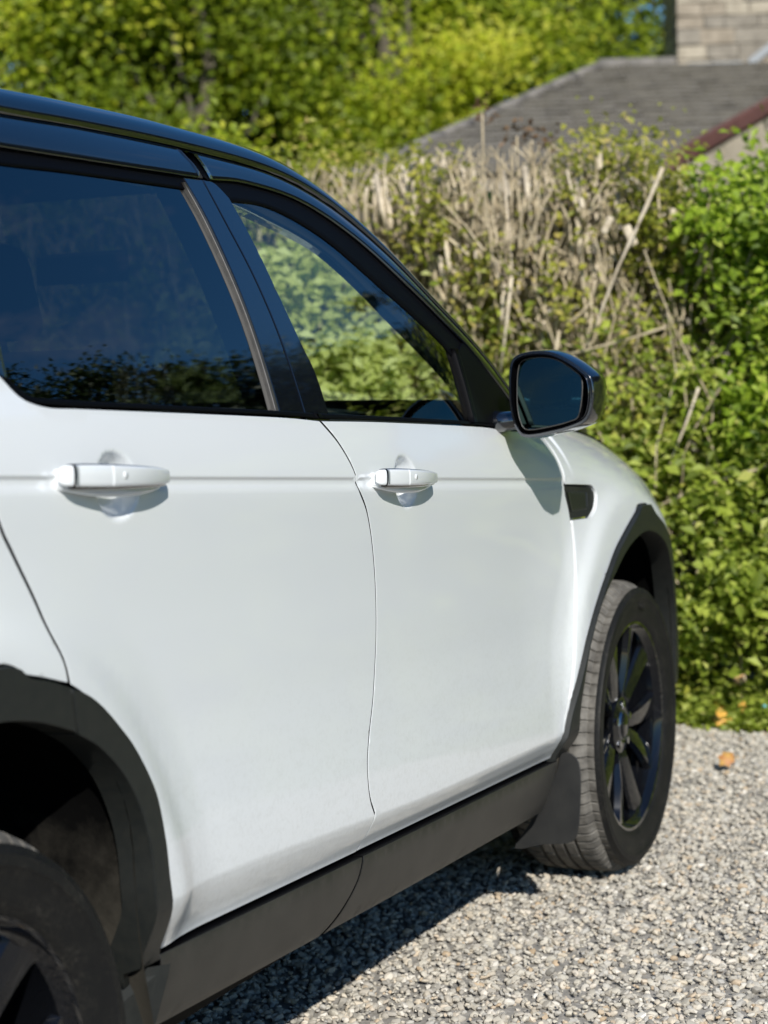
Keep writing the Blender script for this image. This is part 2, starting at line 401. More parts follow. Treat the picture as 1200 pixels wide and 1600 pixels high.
# ---- outlines in car coordinates (x forward from the front axle, z up)
door_gap = [(-1.656, 1.187), (-1.616, 1.152), (-1.587, 1.113), (-1.575, 1.088), (-1.571, 1.072), (-1.563, 1.058), (-1.535, 1.021), (-1.514, .962), (-1.502, .882), (-1.507, .791), (-1.528, .703), (-1.563, .630), (-1.583, .578), (-1.583, .528), (-1.567, .494)]
door_gap_low = [(-1.567, .494), (-1.573, .455), (-1.585, .4249)]
rear_gap = [(-2.482, .866), (-2.489, .902), (-2.506, .937), (-2.532, .989), (-2.567, 1.045), (-2.591, 1.082), (-2.632, 1.17), (-2.645, 1.26), (-2.640, 1.33)]
kink = [(-2.640, 1.33), (-2.58, 1.322), (-2.521, 1.270), (-2.503, 1.252), (-2.485, 1.238), (-2.441, 1.228), (-2.38, 1.225)]
belt_r = [(-2.38, 1.225), (-2.251, 1.219), (-1.814, 1.198), (-1.656, 1.187)]
belt_f = [(-1.656, 1.187), (-1.391, 1.177), (-.909, 1.153), (-.758, 1.140), (-.62, 1.133), (-.497, 1.128)]
arch_o_r = [(-2.482, .866), (-2.457, .852), (-2.422, .829), (-2.386, .797), (-2.355, .765), (-2.325, .720), (-2.308, .681), (-2.301, .626), (-2.299, .575), (-2.294, .530), (-2.287, .490), (-2.276, .4502)]
fender_gap = [(-.497, 1.128), (-.466, 1.105), (-.460, 1.065), (-.460, 1.021), (-.457, .985), (-.437, .946), (-.428, .894), (-.439, .821), (-.459, .736), (-.482, .651), (-.508, .567), (-.533, .498), (-.553, .443)]
arch_o_f = [(-.553, .443), (-.545, .474), (-.507, .538), (-.429, .644), (-.336, .736), (-.225, .816), (-.118, .862), (-.020, .897)]
tab_f = [(-.020, .897), (.002, .905), (.036, .920), (.124, .918)]
arch_f2 = [(.124, .918), (.150, .893), (.232, .852), (.320, .790), (.385, .710), (.425, .62), (.440, .52), (.440, .44)]
arch_in_f = [(-.50, .33), (-.500, .48), (-.472, .560), (-.425, .640), (-.340, .722), (-.216, .792), (-.110, .832), (.016, .854), (.110, .846), (.215, .808), (.300, .735), (.355, .64), (.372, .52), (.372, .33)]
def mirror_arch(P, ax): return [(2*ax-x, z) for x, z in P][::-1]
rear_out_full = mirror_arch(arch_o_r, WB)
arch_in_r = [(-2.300, .33), (-2.330, .46), (-2.341, .546), (-2.342, .612), (-2.352, .667), (-2.383, .726), (-2.434, .775), (-2.501, .812), (-2.575, .836), (-2.66, .848), (WB, .851)]
arch_in_r = arch_in_r+[(2*WB-x, z) for x, z in arch_in_r[:-1]][::-1]
def Smid(x, z): return Smain(x, z)

car = tag(empty('parked_car'), 'large white parked car with black roof, black wheels and charcoal arch trim', 'car')

def sill_line(x0, x1): return [(x0, float(zs(x0))), ((x0+x1)/2, float(zs((x0+x1)/2))), (x1, float(zs(x1)))]
for side in (1, -1):
    dn = 1 if side == 1 else 0
    # doors -----------------------------------------------------------
    rd = panel('rear_door', [belt_r, door_gap, door_gap_low, sill_line(-1.585, -2.276), arch_o_r[::-1], rear_gap, kink], S, M_white, car, side=side, zrows=rows_main, extra=cup_pts(CUPS[0]), edge=M_seal_shade)  # edge walls coloured black to paint the shade inside the door gaps
    fd = panel('front_door', [belt_f, fender_gap, [(-.553, .443), (-.535, float(zs(-.535)))], sill_line(-.535, -1.585), door_gap_low[::-1], door_gap[::-1]], S, M_white, car, side=side, zrows=rows_main, extra=cup_pts(CUPS[1]), off=-.002, edge=M_seal_shade)  # black edge walls here too, gap shade put into the colour
    # front fender, bonnet gap on top -----------------------------------
    fgz = [(-.497, 1.128), (-.46, 1.139), (-.38, 1.138), (-.20, 1.126), (.05, 1.106), (.30, 1.072), (.50, 1.020), (.66, .955), (.80, .89)]
    vent = [(-.455, .995), (-.452, .990), (-.428, .924)]
    ff = panel('front_fender', [fgz, [(.80, .89), (.84, .80), (.86, .74)], [(.86, .74), (.66, .735), (.46, .70), (.436, .66)], [(.436, .66), (.420, .63), (.385, .710), (.320, .790), (.232, .852), (.150, .893), (.124, .918)], tab_f[::-1], arch_o_f[::-1],
                                   [(-.553, .443), (-.533, .498), (-.508, .567), (-.482, .651), (-.459, .736), (-.439, .821), (-.428, .894), (-.429, .921)],
                                   [(-.429, .921), (-.31, .918)], [(-.31, .918), (-.268, .937), (-.245, .968), (-.268, .988)], [(-.268, .988), (-.456, 1.001)],
                                   [(-.456, 1.001), (-.460, 1.021), (-.460, 1.065), (-.466, 1.105), (-.497, 1.128)]], S, M_white, car, side=side, res=.016, gap=.0028)
    # side vent in the fender
    vt = panel('side_vent', [[(-.454, 1.0), (-.266, .986)], [(-.266, .986), (-.247, .967), (-.27, .938), (-.31, .919)], [(-.31, .919), (-.427, .922)], [(-.427, .922), (-.454, 1.0)]], Smain, M_flap, ff, off=-.005, depth=.02, side=side, gap=.0005, res=.03)
    strip('vent_grille', [(-.44, .985), (-.300, .975)], [(-.418, .938), (-.312, .936)], Smain, M_clad, vt, off=-.0030, depth=.004, side=side)
    # rear quarter ---------------------------------------------------------
    rq = panel('rear_quarter', [rear_gap, [(-2.640, 1.33), (-2.75, 1.37), (-3.05, 1.38), (-3.42, 1.37)], [(-3.42, 1.37), (-3.50, 1.20), (-3.54, 1.00), (-3.55, .80)], [(-3.55, .80), (-3.36, .79), (-3.22, .74), (-3.175, .66)], [(-3.175, .66), (-3.16, .70), (-3.127, .765), (-3.06, .829), (-2.986, .868), (-2.90, .893), (-2.80, .910), (-2.641, .913), (-2.60, .906), (-2.578, .893), (-2.540, .883), (-2.482, .866)]], Smain, M_white, car, side=side, res=.03, off=.002)
    # arch cladding ---------------------------------------------------------
    lip_in = lambda p: (p[0], p[1]+.03, p[2])
    fo = arch_o_f[::-1]
    fa = panel('front_arch_trim', [[(-.560, .430), (-.543, .476), (-.507, .538), (-.429, .644), (-.336, .736), (-.225, .816), (-.118, .862), (-.020, .897)], tab_f, arch_f2, [(.440, .44), (.440, .33)], [(.440, .33), (.372, .33)], arch_in_f[::-1], [(-.50, .33), (-.556, .33)], [(-.556, .33), (-.560, .430)]], Smain, M_clad, car, off=.012, gap=.001, depth=.055, side=side, res=.03)
    seam = [(-2.496, .868), (-2.484, .8035)]
    ra = panel('rear_arch_trim', [[(-2.268, .412), (-2.276, .4502), (-2.287, .490), (-2.294, .530), (-2.299, .575), (-2.301, .626), (-2.308, .681), (-2.325, .720), (-2.355, .765), (-2.386, .797), (-2.422, .829), (-2.457, .852), (-2.494, .8665)], [(-2.494, .8665), (-2.484, .8035)], [(-2.484, .8035), (-2.434, .775), (-2.383, .726), (-2.352, .667), (-2.342, .612), (-2.341, .546), (-2.330, .46), (-2.320, .412)], [(-2.320, .412), (-2.268, .412)]], Smain, M_clad, rd, off=.012, gap=.001, depth=.055, side=side, res=.03)
    rb = panel('rear_arch_trim', [[(-2.496, .868), (-2.540, .883), (-2.576, .892), (-2.589, .900), (-2.600, .908), (-2.641, .914), (-2.80, .912), (-2.90, .894), (-2.986, .868), (-3.06, .829), (-3.127, .765), (-3.16, .70), (-3.184, .60), (-3.186, .45)], [(-3.186, .45), (-3.12, .45)], [(-3.12, .45), (-3.14, .546), (-3.13, .667), (-3.10, .726), (-3.048, .775), (-2.98, .812), (-2.907, .836), (-2.82, .848), (-2.66, .848), (-2.575, .836), (-2.501, .812), (-2.486, .8045)], [(-2.486, .8045), (-2.496, .868)]], Smain, M_clad, car, off=.012, gap=.001, depth=.055, side=side, res=.03)
    # sill cladding: one piece on each door
    def sl(x, d): return (x, float(zs(x))+d)
    gapc = [(-1.585, .4245), (-1.607, .385), (-1.655, .345), (-1.72, .312)]
    for par, poly in ((rd, [[sl(-1.585, -.001), sl(-2.0, -.001), sl(-2.262, -.001)], [sl(-2.262, -.001), (-2.262, .40), (-2.275, .375), (-2.29, .332)], [(-2.29, .332), sl(-2.0, -.119), sl(-1.72, -.119)], gapc[::-1]]),
                      (fd, [[sl(-.535, -.001), sl(-1.0, -.001), sl(-1.585, -.001)], gapc, [(-1.72, .312), sl(-1.3, -.119), sl(-.9, -.117), sl(-.60, -.115)], [sl(-.60, -.115), (-.575, .33), (-.555, .36), sl(-.535, -.001)]])):
        panel('sill_trim', poly, SILL, M_sill, par, off=.003, gap=.0030, edge=M_seal_shade, depth=.05, side=side, zrows=lambda x: [float(zs(x))+d for d in (-.012, -.03, -.05, -.07, -.085, -.1, -.11, -.118)], res=.04)  # edges blackened so the joints carry painted shade
    # lit end piece of the sill at the rear wheel
    e = [(-2.262, -.958, .436), (-2.290, -.928, .30), (-2.44, -.80, .29), (-2.40, -.82, .43)]
    V = [(x, y*side, z) for x, y, z in e]+[(x-.012, (y+.01)*side, z) for x, y, z in e]
    o = mesh('sill_end', V, [(0, 1, 2, 3), (7, 6, 5, 4), (0, 4, 5, 1), (1, 5, 6, 2), (2, 6, 7, 3), (3, 7, 4, 0)], M_clad, car, False)
    # dark inner shell behind the gaps
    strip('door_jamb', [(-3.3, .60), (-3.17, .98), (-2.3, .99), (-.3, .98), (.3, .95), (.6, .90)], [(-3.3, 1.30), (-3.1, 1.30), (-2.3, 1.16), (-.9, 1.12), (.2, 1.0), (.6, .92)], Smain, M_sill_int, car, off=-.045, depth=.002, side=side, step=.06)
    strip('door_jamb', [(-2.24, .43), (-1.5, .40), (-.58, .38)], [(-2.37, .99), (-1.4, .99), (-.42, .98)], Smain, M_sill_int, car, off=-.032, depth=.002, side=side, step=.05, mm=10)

    # glasshouse on the tumblehome surface ----------------------------------
    gut = [(-3.38, 1.600), (-3.0, 1.632), (-2.6, 1.648), (-2.210, 1.653), (-1.998, 1.657), (-1.708, 1.657), (-1.394, 1.643), (-1.207, 1.599), (-1.054, 1.518), (-.909, 1.415), (-.800, 1.346), (-.705, 1.284), (-.628, 1.221), (-.56, 1.165)]
    gfd = [(-1.668, 1.649), (-1.394, 1.636), (-1.207, 1.591), (-1.054, 1.510), (-.909, 1.407), (-.800, 1.338), (-.705, 1.276), (-.628, 1.213), (-.575, 1.165)]
    flow = [(-1.655, 1.601), (-1.519, 1.606), (-1.326, 1.588), (-1.164, 1.530), (-1.014, 1.440), (-.905, 1.372), (-.81, 1.315), (-.70, 1.236), (-.635, 1.185)]
    ftop = [(-1.617, 1.573), (-1.465, 1.566), (-1.299, 1.520), (-1.150, 1.436), (-1.04, 1.375), (-.955, 1.325), (-.898, 1.290)]
    fleft = [(-1.617, 1.573), (-1.612, 1.498), (-1.610, 1.394), (-1.603, 1.316), (-1.596, 1.265), (-1.604, 1.192)]
    strip('window_frame', gfd, flow, G, M_gloss, fd, off=.002, side=side, prof=lambda t: .003*math.sin(math.pi*t))
    strip('window_seal', [(-1.66, 1.606)]+flow[1:7]+[(-.77, 1.285)], [(-1.625, 1.566)]+ftop[1:-1]+[(-.898, 1.280)], G, M_seal_shade, fd, off=-.004, side=side)
    rtop_o = [(-2.95, 1.628), (-2.6, 1.640), (-2.210, 1.645), (-1.998, 1.650), (-1.706, 1.650)]
    rtop_i = [(-2.95, 1.585), (-2.6, 1.592), (-2.260, 1.594), (-2.058, 1.596), (-1.822, 1.599), (-1.684, 1.601)]
    strip('window_frame', rtop_o, rtop_i, G, M_gloss, rd, off=.002, side=side, prof=lambda t: .003*math.sin(math.pi*t)+(.002 if t > .42 else 0))
    strip('window_seal', rtop_i[:-1]+[(-1.684, 1.603)], [(-2.95, 1.560), (-2.6, 1.564), (-2.280, 1.567), (-2.078, 1.572), (-1.75, 1.576), (-1.655, 1.576)], G, M_seal_shade, rd, off=-.004, side=side)
    # glass panes
    panel('window_glass', [ftop, [(-.898, 1.290), (-.946, 1.148)], [(-.946, 1.148), (-1.3, 1.165), (-1.604, 1.182)], fleft[::-1]], G, M_glass, fd, off=-.007, gap=-.006, depth=.001, side=side, res=.03, drop=0)
    rg_rear = [(-2.472, 1.225), (-2.467, 1.265), (-2.453, 1.332), (-2.448, 1.42), (-2.455, 1.50), (-2.475, 1.575)]
    panel('window_glass', [[(-2.475, 1.575), (-2.28, 1.569), (-2.078, 1.574), (-1.755, 1.578)], [(-1.755, 1.578), (-1.750, 1.53), (-1.755, 1.435), (-1.761, 1.346), (-1.790, 1.190)], [(-1.790, 1.190), (-2.1, 1.205), (-2.472, 1.225)], rg_rear], G, M_tint, rd, off=-.007, gap=-.006, depth=.001, side=side, res=.03, drop=0)
    panel('quarter_glass', [[(-3.25, 1.57), (-2.9, 1.58), (-2.515, 1.575)], [(-2.515, 1.575), (-2.495, 1.45), (-2.52, 1.30)], [(-2.52, 1.30), (-2.7, 1.335), (-3.0, 1.345), (-3.3, 1.35)], [(-3.3, 1.35), (-3.25, 1.57)]], G, M_tint, rq, off=-.007, gap=-.004, depth=.001, side=side, res=.04, drop=0)
    strip('quarter_trim', [(-2.478, 1.575), (-2.458, 1.50), (-2.451, 1.42), (-2.456, 1.332), (-2.470, 1.265), (-2.475, 1.222)], [(-2.52, 1.575), (-2.50, 1.50), (-2.495, 1.42), (-2.51, 1.332), (-2.545, 1.285), (-2.60, 1.25)], G, M_gloss, rd, off=-.005, side=side)
    # pillars between the doors
    panel('pillar_trim', [[(-1.745, 1.598), (-1.680, 1.600)], [(-1.680, 1.600), (-1.679, 1.522), (-1.672, 1.434), (-1.674, 1.329), (-1.690, 1.190)], [(-1.690, 1.190), (-1.775, 1.190)], [(-1.775, 1.190), (-1.752, 1.346), (-1.742, 1.435), (-1.738, 1.531), (-1.745, 1.598)]], G, M_gloss, rd, off=-.001, gap=.001, side=side, res=.02)
    panel('pillar_trim', [[(-1.678, 1.600), (-1.640, 1.598), (-1.614, 1.573)], [(-1.614, 1.573), (-1.608, 1.498), (-1.607, 1.394), (-1.600, 1.316), (-1.590, 1.265), (-1.598, 1.182)], [(-1.598, 1.182), (-1.686, 1.186)], [(-1.686, 1.186), (-1.671, 1.329), (-1.669, 1.434), (-1.676, 1.522), (-1.678, 1.600)]], G, M_gloss, fd, off=-.001, gap=.001, side=side, res=.02)
    strip('glass_run', [(-1.758, 1.588), (-1.754, 1.531), (-1.758, 1.435), (-1.766, 1.346), (-1.791, 1.195)], [(-1.749, 1.588), (-1.744, 1.531), (-1.748, 1.435), (-1.756, 1.346), (-1.780, 1.195)], G, M_strip, rd, off=.001, side=side, depth=.01)
    # belt mouldings
    strip('belt_moulding', [(-2.50, 1.262), (-2.47, 1.240), (-2.40, 1.2345), (-2.25, 1.2265), (-1.814, 1.2055), (-1.660, 1.197)], [(-2.52, 1.268), (-2.485, 1.236), (-2.40, 1.2255), (-2.25, 1.2190), (-1.814, 1.1980), (-1.658, 1.188)], Smain, M_seal_shade, rd, off=-.002, depth=.02, side=side)
    strip('belt_moulding', [(-1.652, 1.1965), (-1.391, 1.1845), (-.909, 1.1605), (-.758, 1.148), (-.64, 1.141)], [(-1.650, 1.188), (-1.391, 1.177), (-.909, 1.153), (-.758, 1.140), (-.64, 1.133)], Smain, M_seal_shade, fd, off=-.002, depth=.02, side=side)
    # triangular mirror base panel
    panel('sail_panel', [[(-.900, 1.298), (-.935, 1.160)], [(-.935, 1.160), (-.78, 1.150), (-.62, 1.140)], [(-.62, 1.140), (-.63, 1.185), (-.70, 1.242), (-.80, 1.312)], [(-.80, 1.312), (-.83, 1.325), (-.900, 1.298)]], G, M_seal_shade, fd, off=.000, gap=.001, side=side, res=.03)
    strip('glass_divider', [(-.912, 1.312), (-.953, 1.160)], [(-.885, 1.312), (-.930, 1.160)], G, M_seal_shade, fd, off=.004, side=side)

    # door handles -------------------------------------------------------
    for par, c, x0, x1 in ((rd, CUPS[0], -2.476, -2.224), (fd, CUPS[1], -1.514, -1.262)):
        L = x1-x0
        def sec(t, dz=0., dy=0.):  # pull bar section centre and half height
            x = x0+L*t; zc0 = float(zc(x))+.005
            bow = .019+.020*math.sin(math.pi*min(1, max(0, t*.96+.02)))**.8
            hh = (.0162-.0048*t)*(1-.16*abs(2*t-1)**3)+dz
            return x, float(Smain(x, zc0))+bow+dy, zc0, hh
        def bar(t0, t1, n, dz, dy, th, m, nm, parent, zo=0., rnd_=.03, hfun=None):
            V = []; F = []; K = 14; ts = np.linspace(t0, t1, n)
            if rnd_: ts = np.sort(np.r_[ts, t0+rnd_*np.array([.03, .1, .25, .5, 1]), t1-rnd_*np.array([.03, .1, .25, .5, 1])])
            for t in ts:
                x, y, zz, hh = sec(t, dz, dy); e_ = 1.0
                if rnd_: q = min(1, (t-t0)/rnd_, (t1-t)/rnd_); e_ = max(.04, math.sqrt(max(0, 1-(1-q)**2)))
                if hfun: hh = hfun((t-t0)/(t1-t0))
                for j in range(K):
                    a = 2*math.pi*j/K+.01; ca, sa = math.cos(a), math.sin(a)
                    yy = y-th-(1-e_)*.008+th*e_*math.copysign(abs(ca)**.5, ca); zq = zz+zo+hh*(.55+.45*e_)*math.copysign(abs(sa)**.6, sa)
                    V.append((x, -yy*side, zq))
            n_ = len(ts)
            for i in range(n_-1):
                for j in range(K): F.append((i*K+j, i*K+(j+1) % K, (i+1)*K+(j+1) % K, (i+1)*K+j))
            F.append(tuple(range(K))); F.append(tuple((n_-1)*K+j for j in range(K))[::-1])
            if side < 0: F = [f[::-1] for f in F]
            o = mesh(nm, V, F, m, parent, True); return o
        bar(0, 1, 22, 0, 0, .0065, M_white, 'door_handle', par)
        bar(.045, .992, 22, .0028, -.0050, .0075, M_gloss, 'handle_surround', par, zo=-.0012)
        bar(.055, .330, 12, -.0004, .0014, .004, M_white, 'handle_cap', par, rnd_=0)
        bar(.044, .054, 3, .0002, .0003, .004, M_seal_shade, 'handle_seam', par, rnd_=0)
        bar(.02, .97, 16, 0, -.014, .010, M_white, 'handle_back', par, zo=-.0135, hfun=lambda u: .004+.0125*math.sin(math.pi*min(1, u*1.02))**.8*(1-.25*u))
        for t0, t1 in ((.02, .26), (.86, .985)):
            V = []; F = []
            for t in np.linspace(t0, t1, 6):
                x, y, zz, hh = sec(t, -.0012, -.012); yb = float(Smain(x, zz))-.012
                ring = [(y, hh*.80), (y-.012, hh*.85), (yb, hh*.9), (yb, -hh*1.15), (y-.012, -hh*1.1), (y, -hh)]
                V += [(x, -a*side, zz-.002+b) for a, b in ring]
            for i in range(5):
                for j in range(6): F.append((i*6+j, i*6+(j+1) % 6, (i+1)*6+(j+1) % 6, (i+1)*6+j))
            F.append(tuple(range(6))[::-1]); F.append(tuple(30+j for j in range(6)))
            if side > 0: F = [f[::-1] for f in F]
            bevel(mesh('handle_mount', V, F, M_white, par, True), .003, 2)
        x, y, zz, hh = sec(.43)
        V, F = tube([(x, -(y-.001)*side, zz+.001), (x, -(y+.0010)*side, zz+.001)], [.0058, .0046], 16)
        mesh('handle_sensor', V, F, M_white, par, True)
    # mirror --------------------------------------------------------------
    mr = empty('door_mirror'); mr.parent = car
    # outline in (y outward from the centre line, z), slightly turned to the driver
    ring = catmull([(.952, 1.215), (.954, 1.262), (.964, 1.290), (.998, 1.301), (1.045, 1.300), (1.085, 1.284), (1.122, 1.259), (1.139, 1.240), (1.142, 1.20), (1.130, 1.160), (1.098, 1.143), (1.05, 1.131), (.993, 1.123), (.970, 1.134), (.957, 1.170)], 4, True)
    c0 = ring.mean(0); K = len(ring); V = []; F = []
    # x stations from the rear rim forwards; (dx, scale, y shift)
    st = [(-.006, .90, 0, 0), (.0, .955, 0, 0), (-.004, .985, 0, 0), (.002, 1.0, 0, 0), (.03, 1.04, .004, 0), (.07, 1.02, .004, .0), (.11, .90, -.004, .002), (.14, .66, -.012, .004), (.155, .30, -.02, .006), (.158, .02, -.022, .006)]
    x_m = -.835
    for dx, sc, sy, sz in st:
        for p in ring:
            q = c0+(p-c0)*sc; V.append((x_m+dx+(q[0]-1.05)*-.10, -(q[0]+sy)*side, q[1]+sz))
    for i in range(len(st)-1):
        for j in range(K): F.append((i*K+j, i*K+(j+1) % K, (i+1)*K+(j+1) % K, (i+1)*K+j))
    F.append(tuple((len(st)-1)*K+j for j in range(K))[::-1])
    if side < 0: F = [f[::-1] for f in F]
    mesh('mirror_housing', V, F, M_gloss, mr, True)
    # recess and glass
    g = [c0+(p-c0)*.93 for p in ring]; V = []
    gr = catmull([(.968, 1.22), (.970, 1.262), (.980, 1.283), (1.018, 1.289), (1.06, 1.282), (1.098, 1.259), (1.114, 1.243), (1.116, 1.21), (1.108, 1.166), (1.088, 1.155), (1.05, 1.146), (.998, 1.139), (.980, 1.148), (.970, 1.18)], 4, True)
    for p in g: V.append((x_m-.006+(p[0]-1.05)*-.10, -p[0]*side, p[1]))
    for p in g: V.append((x_m+.02+(p[0]-1.05)*-.10, -p[0]*side, p[1]))
    F = [(j, (j+1) % K, K+(j+1) % K, K+j) for j in range(K)]+[tuple(range(K, 2*K))]
    mesh('mirror_recess', V, F, M_seal_shade, mr, False)
    gx = lambda p, d: (x_m+.004+d+(p[0]-1.05)*-.12+.09*(p[1]-1.215)+.25*((p[0]-1.05)**2+(p[1]-1.215)**2), -p[0]*side, p[1])
    cg = gr.mean(0); V = []; F = []; KG = len(gr)
    for s_ in (1, .7, .35): V += [gx(cg+(p-cg)*s_, -.0015) for p in gr]
    V.append(gx(cg, -.0015))
    for i in range(2):
        for j in range(KG): F.append((i*KG+j, i*KG+(j+1) % KG, (i+1)*KG+(j+1) % KG, (i+1)*KG+j))
    for j in range(KG): F.append((2*KG+j, 2*KG+(j+1) % KG, 3*KG))
    if side > 0: F = [f[::-1] for f in F]
    mesh('mirror_glass', V, F, M_mirror, mr, True)
    rp = [gx(p, -.001) for p in gr]; V, F = tube(rp+[rp[0]], .0016, 6, False); mesh('glass_rim', V, F, M_strip, mr, True)
    # foot, moulded indicator strip
    V, F = tube([(-.80, -.885*side, 1.150), (-.80, -.93*side, 1.158), (-.785, -.975*side, 1.165), (-.78, -1.02*side, 1.17)], [.052, .034, .030, .026], 14)
    V = [(v[0]+.02, v[1], 1.155+(v[2]-1.155)*.62) for v in V]
    mesh('mirror_foot', V, F, M_gloss, mr, True)
    # wheel arch liners ----------------------------------------------------
    for ax, prof_ in ((0, arch_in_f), (WB, arch_in_r)):
        pr = resample(catmull(prof_, 4), n=40); V = []; F = []; n = len(pr)
        for yy, sc, dz in ((.955, 1.0, .004), (.93, 1.03, .010), (.86, 1.05, .016), (.60, 1.04, .01)):
            for x, z in pr: V.append((ax+(x-ax)*sc, -yy*side, z+dz*max(0, (z-.35)/.5)))
        for i in range(3):
            for j in range(n-1): F.append((i*n+j, i*n+j+1, (i+1)*n+j+1, (i+1)*n+j))
        F.append(tuple(3*n+j for j in range(n)))
        mesh('wheel_arch_liner', V, F, M_liner, car, True)
        # dried mud ridge on the front edge of the liner
        V = []; F = []
        for i, t in enumerate(np.linspace(0, 1, 14)):
            j = int(1+t*8); p = pr[j] if ax == WB else pr[j]
            w = 1.35*(1-t)**1.2
            for yy, o_ in ((.915, .004), (.915-.05*(1-t)-.004, .02+.02*w), (.915-.11*(1-t)-.008, .03*w+.02), (.915-.20*(1-t)-.012, .014)):
                V.append((ax+(p[0]-ax)*1.03-o_*(.6 if p[0] > ax else -.6), -yy*side, p[1]-o_*.2))
        for i in range(13):
            for k in range(3): F.append((i*4+k, i*4+k+1, i*4+5+k, i*4+4+k))
    # mud flaps
    for x_, sc in ((-.515, 1), (-3.25, 1)):
        fl = catmull([(.975, .386), (.985, .35), (.985, .286), (.98, .222), (.962, .198), (.90, .190), (.835, .176), (.865, .225), (.905, .29), (.935, .36), (.945, .395)], 3, True)
        n = len(fl); V = []
        for dx in (0, -.007): V += [(x_+dx+(.38-z)*-.10, -y*side, z) for y, z in fl]
        F = [tuple(range(n)), tuple(range(n, 2*n))[::-1]]+[(j, (j+1) % n, n+(j+1) % n, n+j) for j in range(n)]
        bevel(mesh('mud_flap', V, F, M_flap, car, False), .002, 2)
    # lamps and bumper sides
    panel('headlight', [[(.50, .90), (.70, .855), (.84, .80)], [(.84, .80), (.85, .745)], [(.85, .745), (.70, .745), (.55, .79)], [(.55, .79), (.50, .90)]], Smain, M_lamp, car, off=.004, side=side, res=.03)
    panel('front_bumper', [[(.443, .655), (.46, .695), (.66, .73), (.86, .735)], [(.86, .735), (.90, .60), (.88, .30)], [(.88, .30), (.60, .27), (.445, .30)], [(.445, .30), (.445, .45), (.443, .655)]], lambda x, z: Smain(x, np.maximum(z, .5))-.05*ss(.45, .25, z), M_white, car, side=side, res=.04)
    panel('rear_bumper', [[(-3.178, .655), (-3.22, .735), (-3.36, .785), (-3.56, .795)], [(-3.56, .795), (-3.64, .60), (-3.62, .30)], [(-3.62, .30), (-3.35, .28), (-3.19, .30)], [(-3.19, .30), (-3.19, .45), (-3.178, .655)]], lambda x, z: Smain(x, np.maximum(z, .5))-.05*ss(.45, .25, z), M_white, car, side=side, res=.04)
    panel('tail_light', [[(-3.52, 1.08), (-3.30, 1.05), (-3.18, .98)], [(-3.18, .98), (-3.30, .93), (-3.53, .92)], [(-3.53, .92), (-3.52, 1.08)]], Smain, M_red, car, off=.004, side=side, res=.03)

# roof, pillars, windscreen ------------------------------------------------
gutc = resample(catmull(gut, 8), n=110)
secu = [(-.006, .006, 0), (.001, -.005, 0), (.012, -.002, 0), (.026, .009, 0), (.039, .026, 0), (.047, .050, 0), (.051, .080, 0), (.052, .100, 0)]
inn = [(.030, .105), (-.012, .125), (-.055, .115), (-.060, .045), (-.020, .012)]
EDGE = {}
for side in (1, -1):
    V = []; F = []; K = len(secu)+len(inn); T = []
    for i, (x, z) in enumerate(gutc):
        a = gutc[min(i+1, 109)]-gutc[max(i-1, 0)]; a /= np.linalg.norm(a); up = np.array([-a[1], a[0]])  # (x,z) normal
        if up[1] < 0: up = -up
        k = 1-.42*float(ss(-1.30, -.85, x)); y = float(G(x, z))
        for u, v, _ in secu: V.append((x+up[0]*u*k, -(y-v*k)*side, z+up[1]*u*k))
        T.append(V[-1])
        for u, v in inn: V.append((x+up[0]*u*max(k, .8), -(y-v*max(k, .85))*side, z+up[1]*u*max(k, .8)))
    for i in range(109):
        for j in range(K): F.append((i*K+j, i*K+(j+1) % K, (i+1)*K+(j+1) % K, (i+1)*K+j))
    if side > 0: F = [f[::-1] for f in F]
    if side < 0: F = [f for f in F]
    mesh('roof_rail', V, F, M_gloss, car, True); EDGE[side] = np.array(T)
    # drip channel shadow line
    V, F = tube([(x, -(float(G(x, z))-.003)*side, z) for x, z in gutc[::2]], .0045, 6); mesh('drip_channel', V, F, M_seal_shade, car, True)
NS = 25
def cross_rows(i0, i1, bulge, dz, shrink=0.0, down=0.0):
    V = []; F = []
    for i in range(i0, i1):
        r, l = EDGE[1][i], EDGE[-1][i]; k = float(ss(-1.42, -1.05, gutc[i][0]))
        for j in range(NS):
            t = j/(NS-1); s = 2*t-1; p = r*(1-t)+l*t; h = 1-s*s
            hx = 1-abs(s)**2.6
            V.append((p[0]+bulge*k*hx, p[1]*(1-shrink), p[2]+(.028*(1-k)+.012*k)*hx+dz-down*h))
    for i in range(i1-i0-1):
        for j in range(NS-1): F.append((i*NS+j, i*NS+j+1, (i+1)*NS+j+1, (i+1)*NS+j))
    return V, [f[::-1] for f in F]
ih = int(np.argmin(abs(gutc[:, 0]+1.26)))
V, F = cross_rows(0, ih+1, .17, 0); mesh('roof_panel', V, F, M_gloss, car, True)
V, F = cross_rows(0, ih-1, .10, -.045, .06); mesh('headliner', V, F, M_head, car, True)
V, F = cross_rows(ih, 110, .17, .0); ws = mesh('windscreen', V, F, M_glass, car, True)
V, F = cross_rows(ih-4, ih+3, .16, -.012, .01); mesh('windscreen_header', V, F, M_seal_shade, ws, True)
